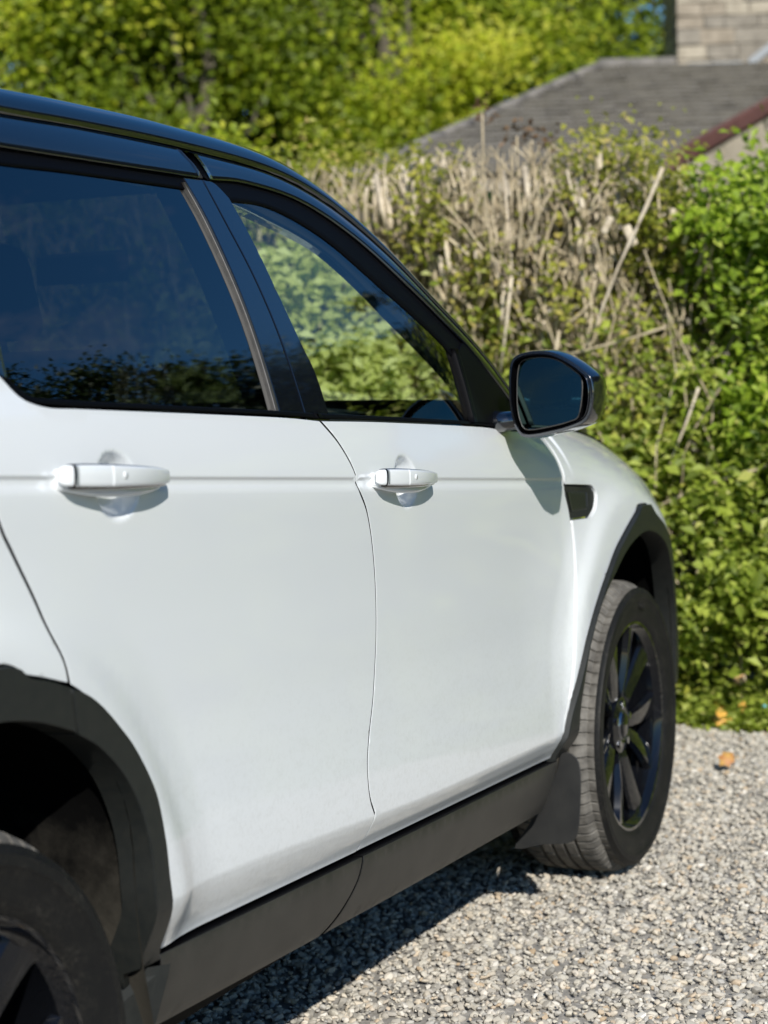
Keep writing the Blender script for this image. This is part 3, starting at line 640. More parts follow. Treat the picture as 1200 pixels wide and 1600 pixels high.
# bonnet --------------------------------------------------------------------
gz = pch([-.48, -.46, -.38, -.20, .05, .30, .50, .66, .80], [1.130, 1.139, 1.138, 1.126, 1.106, 1.072, 1.020, .955, .89])
V = []; F = []; nx, ny = 44, 41
for i in range(nx):
    x = -.40+1.20*i/(nx-1); z = float(gz(x)); ye = float(Smain(x, z))-.007
    for j in range(ny):
        s = -1+2*j/(ny-1); s = math.copysign(1-(1-abs(s))**1.5, s); y = s*ye; d = ye-abs(y)
        xx = x+.06*(1-s*s)*(1 if x > .3 else -.3)
        V.append((xx, y, z-.003+.034*(1-math.exp(-d/.045))+.028*(1-s*s)-.012*math.exp(-((abs(y)-.42)/.05)**2)*.4))
for i in range(nx-1):
    for j in range(ny-1): F.append((i*ny+j, (i+1)*ny+j, (i+1)*ny+j+1, i*ny+j+1))
bn = mesh('bonnet', V, F, M_white, car, True)
sd = bn.modifiers.new('thick', 'SOLIDIFY'); sd.thickness = .012; sd.offset = -1
for s in (1, -1):
    V, F = tube([(x, -s*(float(Smain(x, gz(x)))-.003), float(gz(x))+.001) for x in np.linspace(-.42, .78, 40)], .0040, 6); mesh('bonnet_seal', V, F, M_seal_shade, car, True)
# cowl between bonnet and windscreen
V = []; F = []
for j in range(NS):
    t = j/(NS-1); s = 2*t-1; y = -s*.90
    r = EDGE[1][-1]; xw = r[0]+.17*(1-abs(s)**2.6)
    V += [(xw-.06, y*.97, r[2]+.01+.012*(1-s*s)), (xw+.02, y*.985, 1.13+.03*(1-s*s)), (-.34-.0*(1-s*s), y*.99, 1.115+.04*(1-s*s))]
for j in range(NS-1):
    for k in range(2): F.append((3*j+k, 3*j+k+1, 3*j+k+4, 3*j+k+3))
mesh('cowl_panel', V, F, M_clad, car, True)
# nose and tail -----------------------------------------------------------------
box('grille', (.925, 0, .66), (.06, .95, .15), M_clad, car, bw=.02)
for k in range(4): box('grille_bar', (.958, 0, .61+.034*k), (.012, .88, .010), M_chrome, car, bw=.003)
box('bumper_centre', (.90, 0, .44), (.10, .92, .26), M_white, car, bw=.04, seg=3)
box('front_plate_holder', (.96, 0, .48), (.012, .52, .11), M_lamp, car, bw=.004)
box('bonnet_leading_edge', (.875, 0, .80), (.10, 1.02, .14), M_white, car, bw=.04, seg=3)
V = []; F = []
for i in range(9):
    z = .80+.57*i/8
    for j in range(13):
        s = -1+j/6; ye = .80-.05*(i/8); V.append((-3.56-.075*(1-s*s)+.10*max(0, (i-4)/4), s*ye, z))
for i in range(8):
    for j in range(12): F.append((i*13+j, i*13+j+1, (i+1)*13+j+1, (i+1)*13+j))
tg = mesh('tailgate', V, F, M_white, car, True)
V = []; F = []
for i in range(6):
    z = 1.37+.25*i/5
    for j in range(13):
        s = -1+j/6; ye = .80-.13*(i/5); V.append((-3.46-.06*(1-s*s)+.10*(i/5), s*ye, z))
for i in range(5):
    for j in range(12): F.append((i*13+j, i*13+j+1, (i+1)*13+j+1, (i+1)*13+j))
mesh('rear_window', V, F, M_tint, tg, True)
box('rear_bumper_centre', (-3.64, 0, .52), (.10, 1.45, .46), M_white, car, bw=.05, seg=3)
box('rear_plate_holder', (-3.66, 0, .93), (.012, .52, .11), M_lamp, tg, bw=.004)
box('roof_spoiler', (-3.42, 0, 1.655), (.16, 1.24, .03), M_gloss, car, bw=.012)
for s in (1, -1):  # rear pillars outside the quarter glass
    strip('rear_pillar', [(-3.27, 1.365), (-3.235, 1.57), (-3.22, 1.60)], [(-3.50, 1.365), (-3.42, 1.50), (-3.38, 1.60)], lambda x, z: G(x, z)-.0, M_gloss, car, off=.0, side=s)
    box('bonnet_hinge_cover', (-.50, -s*.86, 1.13), (.14, .04, .02), M_clad, car, bw=.008)
# underbody and cabin ----------------------------------------------------------
box('underbody', (-1.365, 0, .345), (1.70, 1.78, .09), M_seal_shade, car)
box('underbody', (-1.37, 0, .42), (4.3, 1.12, .14), M_seal_shade, car)
box('engine_block', (.15, 0, .66), (.85, 1.14, .62), M_seal_shade, car)
box('bulkhead', (-.42, 0, .78), (.05, 1.74, .62), M_seal_shade, car)
box('cabin_floor', (-1.9, 0, .50), (3.1, 1.20, .03), M_int, car)
# dashboard
V = []; F = []
sec_d = [(-.46, 1.10), (-.62, 1.155), (-.80, 1.165), (-.94, 1.12), (-.99, 1.02), (-.93, .80), (-.80, .62)]
for j in range(15):
    y = -.80+1.60*j/14
    bump_ = .035*math.exp(-((y+.37)/.17)**2)
    for k, (x, z) in enumerate(sec_d): V.append((x, y, z+(bump_ if 0 < k < 4 else 0)))
for j in range(14):
    for k in range(6): F.append((j*7+k, j*7+k+1, (j+1)*7+k+1, (j+1)*7+k))
mesh('dashboard', V, F, M_int, car, True)
# steering wheel in front of the right-hand seat
sw = []
for i in range(33):
    a = 2*math.pi*i/32; sw.append((-1.10-.08*math.sin(a), -.37+.185*math.cos(a), 1.02+.165*math.sin(a)))
V, F = tube(sw, .014, 8, False); swo = mesh('steering_wheel', V, F, M_leather, car, True)
V, F = join([tube([(-1.02, -.37, 1.0), (-1.10, -.37, 1.02)], [.055, .06], 12)]+[tube([(-1.10, -.37, 1.02), sw[i]], .013, 6) for i in (0, 16, 24)])
mesh('wheel_boss', V, F, M_leather, swo, True)
def seat(x, y, w, front=True):
    s = empty('seat', (0, 0, 0)); s.parent = car
    subsurf(box('cushion', (x, y, .70), (.50, w, .17), M_leather, s, bw=.05, seg=3), 0)
    V, F = boxv((0, 0, .30), (.13, w*.97, .60)); an = -.32
    V = [(x-.26+a*math.cos(an)+c*math.sin(an), y+b*(1-.12*(c > .4)), .74+c*math.cos(an)-a*math.sin(an)) for a, b, c in V]
    bevel(mesh('backrest', V, F, M_leather, s), .045, 3)
    n = 1 if w < .7 else 3
    for k in range(n):
        yy = y+(k-(n-1)/2)*.42; V, F = boxv((0, 0, .70), (.09, .25, .17))
        V = [(x-.27+a*math.cos(an)+c*math.sin(an), yy+b, .75+c*math.cos(an)) for a, b, c in V]; bevel(mesh('headrest', V, F, M_leather, s), .035, 3)
        
        for q in (-.05, .05): V, F = tube([(x-.45, yy+q, 1.28), (x-.49, yy+q, 1.40)], .006, 6); mesh('headrest_post', V, F, M_chrome, s)
seat(-1.38, -.37, .50); seat(-1.38, .37, .50); seat(-2.30, 0, 1.26)
V, F = boxv((-.96, 0, 1.52), (.02, .24, .07)); bevel(mesh('rear_view_mirror', V, F, M_int, car), .01, 2)
for s in (1, -1):  # inner trims hide the panel backs
    strip('door_trim', [(-2.22, .55), (-1.6, .50), (-.66, .50)], [(-2.36, 1.20), (-1.6, 1.18), (-.66, 1.13)], lambda x, z: .88+0*x, M_int, car, off=0, depth=.004, side=s, step=.1)
    strip('pillar_inner', [(-1.60, 1.17), (-1.62, 1.40), (-1.63, 1.60)], [(-1.77, 1.17), (-1.755, 1.40), (-1.75, 1.60)], G, M_head, car, off=-.035, depth=.03, side=s)
    strip('pillar_inner', [(-2.50, 1.20), (-2.47, 1.40), (-2.49, 1.60)], [(-2.62, 1.20), (-2.56, 1.40), (-2.58, 1.60)], G, M_head, car, off=-.035, depth=.03, side=s)

# wheels ---------------------------------------------------------------------
def lathe(prof, n, y0=0, ang0=0):
    V = []; F = []; k = len(prof)
    for i in range(n):
        a = 2*math.pi*i/n+ang0
        for r, y in prof: V.append((r*math.cos(a), y, r*math.sin(a)))
    for i in range(n):
        for j in range(k-1):
            F.append((i*k+j, i*k+j+1, ((i+1) % n)*k+j+1, ((i+1) % n)*k+j))
    return V, F
def make_tyre():
    # outer face towards -y; width .235 centred on y=.10
    RO = .3675; cy = .108
    side_p = [(.262, -.006), (.268, -.012), (.280, -.015), (.300, -.020), (.318, -.0215), (.322, -.0245), (.336, -.0235), (.3375, -.020), (.348, -.014)]
    V = []; F = []; pitches = 76; sub = [0, .38, .42, .58, .62, .90]; angs = [(p+s)/pitches*2*math.pi for p in range(pitches) for s in sub]
    gro = [-.048, -.016, .016, .048]
    tread = []
    ys = sorted([-.104, -.098, -.090, -.080, -.070, -.060]+[g+d for g in gro for d in (-.0052, -.0045, .0045, .0052)]+[-.034, -.030, 0, .030, .034]+[.060, .070, .080, .090, .098, .104])
    def crown(y): return RO-.0035*(abs(y)/.09)**2-.020*max(0, (abs(y)-.080)/.026)**2.2
    full = [('s', p) for p in side_p]+[('t', y) for y in ys]+[('e', p) for p in side_p[::-1]]
    k = len(full)
    for ai, a in enumerate(angs):
        s = ai % 6; groove_a = s in (2, 3); par = (ai//6)
        for kind, p in full:
            if kind == 's': r, y = p; yy = y
            elif kind == 'e': r, y = p; yy = 2*cy-y
            else:
                r = crown(p); yy = cy+p
                for g in gro:
                    if abs(p-g) < .0048: r -= .007
                if abs(p) > .058 and groove_a: r -= .0075 if abs(p) < .101 else .005
                if abs(p) <= .043 and groove_a and (par % 2) == 0 and .02 < abs(p) < .043: r -= .0035
                if s in (5,) and abs(p) > .075 and abs(p) < .099: r -= .0012
            V.append((r*math.cos(a), yy, r*math.sin(a)))
    n = len(angs); mi = []
    for i in range(n):
        for j in range(k-1):
            F.append((i*k+j, i*k+j+1, ((i+1) % n)*k+j+1, ((i+1) % n)*k+j)); mi.append(1 if len(side_p)-1 <= j < len(side_p)+len(ys)-1 else 0)
    return V, F, mi
def make_rim():
    parts = []
    parts.append(lathe([(.252, .020), (.262, .004), (.265, -.004), (.2625, -.0075), (.256, -.006), (.250, .006), (.243, .012), (.238, .05), (.232, .16), (.250, .20), (.262, .215)], 96))
    for q in range(10):
        pair, sg = q//2, (1 if q % 2 else -1)
        a0 = 2*math.pi*pair/5-math.pi/2+math.radians(4)
        rs = [.046, .070, .10, .135, .17, .205, .232, .246]; V = []; F = []; nr = len(rs)
        for i, r in enumerate(rs):
            t = i/(nr-1); w = .0150+.0215*t**1.1; yf = .034-.034*t**.8+.008*t*t; th = .030
            a = a0+sg*math.radians(9+8.5*t)
            er = np.array([math.cos(a), 0, math.sin(a)]); et = np.array([-math.sin(a), 0, math.cos(a)]); ey = np.array([0, 1, 0])
            for (u, d) in ((-1, .016), (-.80, .008 if sg > 0 else .001), (.10*sg, .001+.003*(1-t)), (.80, .001 if sg > 0 else .008), (1, .016), (.72, th), (-.72, th)):
                V.append(er*r+et*u*w+ey*(yf+d))
        for i in range(nr-1):
            for j in range(7): F.append((i*7+j, i*7+(j+1) % 7, (i+1)*7+(j+1) % 7, (i+1)*7+j))
        parts.append((V, F))
    parts.append(lathe([(.0, .058), (.045, .058), (.062, .050), (.072, .036), (.070, .026), (.046, .020), (.036, .024)], 48))
    return join(parts)
TV, TF, TM = make_tyre(); RV, RF = make_rim()
proto = None
def wheel(ax, side):
    w = empty('wheel', (ax, -.950*side, .3665), 0 if side > 0 else math.pi); w.parent = car; return w
w0 = wheel(0, 1)
ty = mesh('tyre', TV, TF, M_tyre, w0, True, mats=[M_tyre, M_tread], midx=TM)
ty.data.set_sharp_from_angle(angle=math.radians(38))
rm = mesh('rim', RV, RF, M_rim, w0, True); rm.data.set_sharp_from_angle(angle=math.radians(32))
V, F = lathe([(.0, .013), (.022, .013), (.031, .016), (.0335, .022), (.0335, .03)], 40); mesh('hub_cap', V, F, M_rim, w0, True)
V, F = lathe([(.0345, .026), (.0345, .018), (.0365, .017), (.0372, .026)], 40); mesh('hub_ring', V, F, M_chrome, w0, True)
nut = None
for k in range(5):
    a = 2*math.pi*k/5+.3
    V, F = tube([(.054*math.cos(a), .040, .054*math.sin(a)), (.054*math.cos(a), .018, .054*math.sin(a))], [.0105, .0095], 6)
    mesh('wheel_nut', V, F, M_chrome, w0, False)
V, F = lathe([(.06, .075), (.165, .075), (.166, .080), (.166, .095), (.165, .10), (.06, .10)], 64); dsc = mesh('brake_disc', V, F, M_disc, w0, True)
V = []; F = []
for i in range(9):
    a = math.radians(-35+70*i/8)
    for r, y in ((.10, .060), (.175, .060), (.182, .075), (.182, .115), (.10, .115)): V.append((-r*math.cos(a), y, r*math.sin(a)))
for i in range(8):
    for j in range(5): F.append((i*5+j, i*5+(j+1) % 5, (i+1)*5+(j+1) % 5, (i+1)*5+j))
F += [tuple(range(5)), tuple(40+j for j in range(5))]
cl = mesh('brake_caliper', V, F, M_clad, w0, False)
V, F = lathe([(.0, .12), (.235, .12), (.235, .13), (0, .13)], 48); mesh('brake_shield', V, F, M_liner, w0, True)
# raised lettering on the sidewall
def letters(txt, a_mid, r_mid, parent):
    cu = bpy.data.curves.new('lettering', 'FONT'); cu.body = txt; cu.size = .032; cu.extrude = .0009; cu.align_x = 'CENTER'; cu.align_y = 'CENTER'; cu.space_character = 1.15
    tmp = bpy.data.objects.new('tmp', cu); COL.objects.link(tmp); dg = bpy.context.evaluated_depsgraph_get(); me = bpy.data.meshes.new_from_object(tmp.evaluated_get(dg)); bpy.data.objects.remove(tmp)
    for v in me.vertices:
        x, y, z = v.co; a = a_mid-x/r_mid; r = r_mid+y*.9; v.co = (r*math.cos(a), -.0208-z-.0006*(r-.29)/.02, r*math.sin(a))
    me.materials.clear(); me.materials.append(M_tyre)
    o = link('lettering', me, parent); return o
letters('100', math.radians(82), .301, w0)
for ax, side in ((WB, 1), (0, -1), (WB, -1)):
    w = wheel(ax, side)
    for c in list(w0.children):
        d = c.copy(); COL.objects.link(d); d.parent = w
    if ax == WB and side == 1: w.rotation_euler = (0, math.radians(-7), 0)

# ------------------------------------------------------------------ ground
M_soil = mottled('gravel_bed', (.20, .19, .17), (.34, .32, .29), 60, .95, .6, .006)
M_lawn = mottled('grass_ground', (.035, .06, .015), (.06, .085, .022), 3, .95, .5, .02)
def sheet(name, x0, x1, y0, y1, z, m, nx=2, ny=2, amp=0):
    V = []; F = []
    for i in range(nx):
        for j in range(ny):
            x = x0+(x1-x0)*i/(nx-1); y = y0+(y1-y0)*j/(ny-1)
            V.append((x, y, z+amp*(math.sin(x*2.1+y*1.3)+math.sin(x*3.7-y*2.9))*.5))
    for i in range(nx-1):
        for j in range(ny-1): F.append((i*ny+j, (i+1)*ny+j, (i+1)*ny+j+1, i*ny+j+1))
    return tag(mesh(name, V, F, m), kind='structure')
sheet('ground', -250, 250, -250, 250, -.03, M_lawn)
drive = sheet('gravel_drive', -14, 2.02, -12, 9, -.008, M_soil)

# stones of the drive
M_stone = mat('gravel_stone', (.4, .38, .34), .85)
oi = N(M_stone, 'ShaderNodeObjectInfo'); n1 = noise(M_stone, 90, 4, .6)
rs = ramp(M_stone, oi.outputs['Random'], [(0, (.25, .235, .205)), (.14, (.37, .34, .29)), (.34, (.46, .425, .355)), (.5, (.54, .50, .42)), (.66, (.39, .375, .345)), (.78, (.53, .46, .355)), (.88, (.62, .58, .51)), (.95, (.46, .345, .22)), (1, (.72, .69, .62))])
mxs = N(M_stone, 'ShaderNodeMix'); mxs.data_type = 'RGBA'; mxs.blend_type = 'MULTIPLY'; mxs.inputs[0].default_value = .6
rr_ = ramp(M_stone, n1.outputs[0], [(.3, (.66, .66, .66)), (.7, (1.12, 1.12, 1.12))])
Lk(M_stone, rs.outputs[0], mxs.inputs[6]); Lk(M_stone, rr_.outputs[0], mxs.inputs[7]); Lk(M_stone, mxs.outputs[2], bsdf(M_stone).inputs['Base Color'])
import bmesh
stone_col = bpy.data.collections.new('gravel_kinds')
for k in range(7):
    bm = bmesh.new(); bmesh.ops.create_icosphere(bm, subdivisions=2 if k < 4 else 1, radius=.5)
    sx, sy, sz = rnd.uniform(.8, 1.15), rnd.uniform(.62, .9), rnd.uniform(.42, .68)
    cuts = [(Vector((rnd.gauss(0, 1), rnd.gauss(0, 1), rnd.gauss(0, 1))).normalized(), rnd.uniform(.27, .42)) for _ in range(9)]
    for v in bm.verts:
        for n_, d_ in cuts:
            e_ = v.co.dot(n_)-d_
            if e_ > 0: v.co -= n_*e_
        v.co = Vector((v.co.x*sx, v.co.y*sy, v.co.z*sz))
    me = bpy.data.meshes.new('stone'); bm.to_mesh(me); bm.free(); me.materials.append(M_stone)
    me.polygons.foreach_set('use_smooth', [True]*len(me.polygons)); me.set_sharp_from_angle(angle=math.radians(28))
    stone_col.objects.link(bpy.data.objects.new('stone', me))
def scatter(name, verts, density, s0, s1, seed, zoff, tilt=.5):
    o = mesh(name, verts, [tuple(range(len(verts)))], M_stone); tag(o, kind='stuff')
    ng = bpy.data.node_groups.new(name, 'GeometryNodeTree')
    ng.interface.new_socket('Geometry', in_out='INPUT', socket_type='NodeSocketGeometry'); ng.interface.new_socket('Geometry', in_out='OUTPUT', socket_type='NodeSocketGeometry')
    gi = ng.nodes.new('NodeGroupInput'); go = ng.nodes.new('NodeGroupOutput')
    d = ng.nodes.new('GeometryNodeDistributePointsOnFaces'); d.inputs['Density'].default_value = density; d.inputs['Seed'].default_value = seed
    ci = ng.nodes.new('GeometryNodeCollectionInfo'); ci.inputs['Collection'].default_value = stone_col; ci.inputs['Separate Children'].default_value = True; ci.inputs['Reset Children'].default_value = True
    ip = ng.nodes.new('GeometryNodeInstanceOnPoints'); ip.inputs['Pick Instance'].default_value = True
    rv = ng.nodes.new('FunctionNodeRandomValue'); rv.data_type = 'FLOAT_VECTOR'; rv.inputs[0].default_value = (-tilt, -tilt, 0); rv.inputs[1].default_value = (tilt, tilt, 6.283)
    sv = ng.nodes.new('FunctionNodeRandomValue'); sv.data_type = 'FLOAT'; sv.inputs[2].default_value = 0; sv.inputs[3].default_value = 1
    pw = ng.nodes.new('ShaderNodeMath'); pw.operation = 'POWER'; pw.inputs[1].default_value = 2.0
    mr_ = ng.nodes.new('ShaderNodeMapRange'); mr_.inputs[3].default_value = s0; mr_.inputs[4].default_value = s1
    sp_ = ng.nodes.new('GeometryNodeSetPosition'); ro = ng.nodes.new('FunctionNodeRandomValue'); ro.data_type = 'FLOAT_VECTOR'
    ro.inputs[0].default_value = (0, 0, zoff-.004); ro.inputs[1].default_value = (0, 0, zoff+.005)
    k = ng.links.new
    k(gi.outputs[0], d.inputs[0]); k(d.outputs[0], sp_.inputs[0]); k(ro.outputs[0], sp_.inputs['Offset']); k(sp_.outputs[0], ip.inputs['Points'])
    k(ci.outputs[0], ip.inputs['Instance']); k(rv.outputs[0], ip.inputs['Rotation']); k(sv.outputs[1], pw.inputs[0]); k(pw.outputs[0], mr_.inputs[0]); k(mr_.outputs[0], ip.inputs['Scale'])
    k(ip.outputs[0], go.inputs[0])
    m_ = o.modifiers.new('scatter', 'NODES'); m_.node_group = ng; return o
scatter('gravel', [(-3.4, -2.6, 0), (2.02, -2.6, 0), (2.02, 1.6, 0), (-3.4, 1.6, 0)], 3900, .013, .033, 3, -.004)
scatter('gravel', [(-4.5, -3.4, -.001), (2.02, -3.4, -.001), (2.02, 2.6, -.001), (-4.5, 2.6, -.001)], 2200, .008, .020, 5, .001)
scatter('gravel', [(-12, -9, -.002), (2.02, -9, -.002), (2.02, -3.4, -.002), (-12, -3.4, -.002)], 700, .022, .042, 8, .0)

scatter('gravel', [(-12, 2.6, -.002), (2.02, 2.6, -.002), (2.02, 9, -.002), (-12, 9, -.002)], 700, .022, .042, 9, .0)
scatter('gravel', [(-12, -3.4, -.002), (-4.5, -3.4, -.002), (-4.5, 2.6, -.002), (-12, 2.6, -.002)], 900, .020, .040, 11, .0)
# ------------------------------------------------------------------ foliage helpers
def leaf_mat(name, stops, trans=.45, rough=.5, tr_tint=(1.15, 1.25, .5)):
    m = mat(name, (.1, .15, .03), rough); b = bsdf(m); b.inputs['Specular IOR Level'].default_value = .35
    a = N(m, 'ShaderNodeAttribute'); a.attribute_name = 'rnd'; r = ramp(m, a.outputs['Fac'], stops); Lk(m, r.outputs[0], b.inputs['Base Color'])
    t = N(m, 'ShaderNodeBsdfTranslucent'); mu = N(m, 'ShaderNodeMix'); mu.data_type = 'RGBA'; mu.blend_type = 'MULTIPLY'; mu.inputs[0].default_value = 1
    mu.inputs[7].default_value = (*tr_tint, 1); Lk(m, r.outputs[0], mu.inputs[6]); Lk(m, mu.outputs[2], t.inputs[0])
    x = N(m, 'ShaderNodeMixShader'); x.inputs[0].default_value = trans; o = m.node_tree.nodes['Material Output']
    Lk(m, b.outputs[0], x.inputs[1]); Lk(m, t.outputs[0], x.inputs[2]); Lk(m, x.outputs[0], o.inputs[0]); return m
def leaves(name, P, size, m, parent=None, aspect=.62, up=.35, droop=.0, vals=None, face=None):
    """one folded leaf of 4 triangles (two quads) per point"""
    n = len(P); P = np.asarray(P); s = size*rng.uniform(.6, 1.25, n)
    nn = rng.normal(size=(n, 3)); nn[:, 2] = np.abs(nn[:, 2])+up
    if face is not None: nn += np.array(face)*rng.uniform(.3, 2.1, (n, 1))
    nn /= np.linalg.norm(nn, axis=1)[:, None]
    t = rng.normal(size=(n, 3)); t[:, 2] -= droop; t -= (t*nn).sum(1)[:, None]*nn; t /= np.linalg.norm(t, axis=1)[:, None]; b = np.cross(nn, t)
    w = s*aspect*.5
    v0 = P; v1 = P+t*(s*.45)[:, None]+b*w[:, None]+nn*(w*.35)[:, None]; v2 = P+t*s[:, None]-nn*(s*.12)[:, None]; v3 = P+t*(s*.45)[:, None]-b*w[:, None]+nn*(w*.35)[:, None]
    V = np.stack([v0, v1, v2, v3], 1).reshape(-1, 3); i = np.arange(n)*4
    F = np.concatenate([np.stack([i, i+1, i+2], 1), np.stack([i, i+2, i+3], 1)])
    if vals is None: vals = rng.uniform(0, 1, n)
    return bigmesh(name, V, F, m, parent, attr=np.repeat(vals, 4))
def merge_tubes(paths, radii, sides=5):
    parts = [tube(p, r, sides, False) for p, r in zip(paths, radii)]; Vs = []; Fs = []; o = 0
    for v, f in parts:
        Vs.append(np.array(v)); Fs.append(np.array(f)+o); o += len(v)
    return np.vstack(Vs), np.vstack(Fs)
M_bark = mottled('bark', (.075, .062, .045), (.15, .13, .10), 25, .95, .6, .01)
M_twig = mottled('hedge_wood', (.31, .25, .155), (.57, .48, .33), 14, .85, .4, .003)
M_cut = mottled('pale_cut_wood', (.44, .36, .25), (.66, .575, .44), 22, .8, .3, .002)
M_leafL = leaf_mat('lush_leaf', [(0, (.11, .17, .015)), (.5, (.27, .38, .03)), (.85, (.42, .53, .06)), (1, (.54, .60, .12))])
M_leafO = leaf_mat('olive_leaf', [(0, (.13, .145, .018)), (.5, (.28, .30, .04)), (.85, (.43, .42, .07)), (1, (.54, .43, .15))])
M_leafY = leaf_mat('spring_leaf', [(0, (.12, .17, .012)), (.5, (.29, .36, .022)), (.85, (.46, .50, .035)), (1, (.58, .57, .07))], trans=.5)
M_leafH = leaf_mat('hedge_leaf', [(0, (.12, .16, .02)), (.5, (.28, .35, .045)), (.85, (.45, .51, .09)), (1, (.56, .54, .17))])
from mathutils import noise as mnoise
def patch(y, z, f=2.6, o=0): return mnoise.noise(Vector((y*f+o, z*f*1.2, 3.3+o)))+.5*mnoise.noise(Vector((y*f*2.7, z*f*2.7+o, 8)))
M_leafD = leaf_mat('dark_leaf', [(0, (.018, .03, .008)), (.6, (.03, .05, .012)), (1, (.06, .085, .02))], trans=.2)  # very dark leaf colour; in the back tree row it paints shade between crowns

# ------------------------------------------------------------------ hedge in front of the car
hedge = tag(empty('hedge', (2.4, .8, 0)), 'tall roughly pruned hedge with pale cut stems and olive leaves', 'hedge')
def kid(o, par):  # keep world placement under a parent standing elsewhere
    o.parent = par; o.matrix_parent_inverse = Matrix.Translation(-Vector(par.location)); return o
HX, HT = 2.12, 2.12
def hx(y, z): return HX+.10*math.sin(y*3.1+z*2)+.07*math.sin(y*7.7-z*5)+.10*(z/2.1)
paths = []; rad = []
for i in range(900):  # forked shoots along the cut top
    y = rnd.uniform(-.4, 4.6) if i % 3 == 0 else rnd.uniform(-.2, 2.0); z = rnd.uniform(1.35, 1.95); p0 = np.array([hx(y, z)+rnd.uniform(-.05, .25), y, z]); L = rnd.uniform(.10, .30)
    d = np.array([rnd.gauss(-.1, .25), rnd.gauss(0, .28), 1.]); m1 = p0+d*L*.5+np.array([rnd.gauss(0, .012), rnd.gauss(0, .012), 0]); r = rnd.uniform(.0035, .0095)
    for f_ in range(rnd.randint(1, 3)):
        e1 = m1+np.array([rnd.gauss(0, .04), rnd.gauss(0, .055), rnd.uniform(.4, 1.0)*L*.8]); e1[2] = min(e1[2], 2.13); paths.append([p0, m1, (m1+e1)/2+np.array([0, rnd.gauss(0, .008), 0]), e1]); rad.append([r, r*.8, r*.6, r*.3])
for i in range(620):
    y = rnd.uniform(-.5, 5.2) if i % 5 else rnd.uniform(-1.0, 2.0); x = hx(y, 0)+rnd.uniform(.02, .75); h = rnd.uniform(.9, 1.96); p = [np.array([x, y, -.02])]
    lx, ly = rnd.gauss(-.02, .10), rnd.gauss(0, .20)
    for k in range(1, 7):
        t = k/6; p.append(np.array([x+lx*t+rnd.gauss(0, .035), y+ly*t*1.2+rnd.gauss(0, .05), h*t]))
    paths.append(p); r = rnd.uniform(.004, .0105); rad.append([r*(1-.55*k/6) for k in range(7)])
for i in range(6500):
    y = rnd.uniform(-.6, 5.0) if i % 3 else rnd.uniform(-.3, 2.0); z = rnd.uniform(.25, 1.9); x = hx(y, z)+rnd.uniform(-.06, .45); L = rnd.uniform(.06, .26)
    d = np.array([rnd.gauss(-.25, .35), rnd.gauss(0, .42), rnd.gauss(.9, .35)]); d /= np.linalg.norm(d); b = np.array([rnd.gauss(0, .18), rnd.gauss(0, .18), rnd.gauss(0, .1)])
    p0 = np.array([x, y, z]); paths.append([p0, p0+d*L*.5+b*L*.3, p0+d*L+b*L*.2]); r = rnd.uniform(.0026, .0078); rad.append([r, r*.8, r*.5])
V, F = merge_tubes(paths, rad, 5)
kid(tag(bigmesh('branches', V, F, M_twig, None, smooth=True), kind='stuff'), hedge)
# inner mass of darker leaves
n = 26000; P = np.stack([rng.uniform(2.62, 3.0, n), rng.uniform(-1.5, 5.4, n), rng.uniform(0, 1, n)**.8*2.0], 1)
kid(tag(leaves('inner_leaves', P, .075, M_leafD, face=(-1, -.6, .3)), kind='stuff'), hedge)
# olive leaves in clumps, sparse above, denser below
P = []
for c in range(2700):
    y = rnd.uniform(-.5, 5.2) if c % 3 else rnd.uniform(-.5, 2.2); z = rnd.uniform(0, 1)**1.0*2.08
    if z > .95 and rnd.random() < (.28 if y > -.2 else .2): continue
    if patch(y, z, 3.1, 5) < -.22: continue
    x = hx(y, z)+rnd.uniform(-.14, .28); k = rnd.randint(10, 32); s = rnd.uniform(.03, .085)
    P.append(np.array([x, y, z])+rng.normal(size=(k, 3))*s*np.array([.8, 1, 1.0]))
P = np.vstack(P); P = P[(P[:, 2] > .02) & (P[:, 2] < 2.16)]
kid(tag(leaves('leaves', P, .036, M_leafO, face=(-.9, -.6, .4)), kind='stuff'), hedge)
P = []
for c in range(1500):
    z = abs(rnd.gauss(.40, .6)); y = rnd.uniform(-1.9, 3.2) if c % 2 else rnd.uniform(-1.2, .6)
    if z > 1.5 or patch(y, z) < -.10: continue
    x = hx(y, z)+rnd.uniform(-.24, .14)+.28*max(0, 1-z/.42); k = rnd.randint(18, 60); s = rnd.uniform(.035, .10)
    P.append(np.array([x, y, z])+rng.normal(size=(k, 3))*s)
P = np.vstack(P); P = P[(P[:, 2] > .02)]
kid(tag(leaves('low_leaves', P, .042*rng.uniform(.55, 1.45, len(P)), M_leafH, face=(-.9, -.6, .5)), kind='stuff'), hedge)
# the hedge carries on past both ends of what the car hides
P = []
for c in range(2600):
    y = rnd.uniform(-5.6, -1.5) if c % 2 else rnd.uniform(3.0, 9.5); z = rnd.uniform(0, 2.1); x = hx(y, z)+rnd.uniform(-.1, .5); k = rnd.randint(16, 44)
    P.append(np.array([x, y, z])+rng.normal(size=(k, 3))*rnd.uniform(.05, .11))
P = np.vstack(P); P = P[P[:, 2] > .02]
kid(tag(leaves('far_leaves', P, .055, M_leafH, face=(-.9, -.6, .4)), kind='stuff'), hedge)
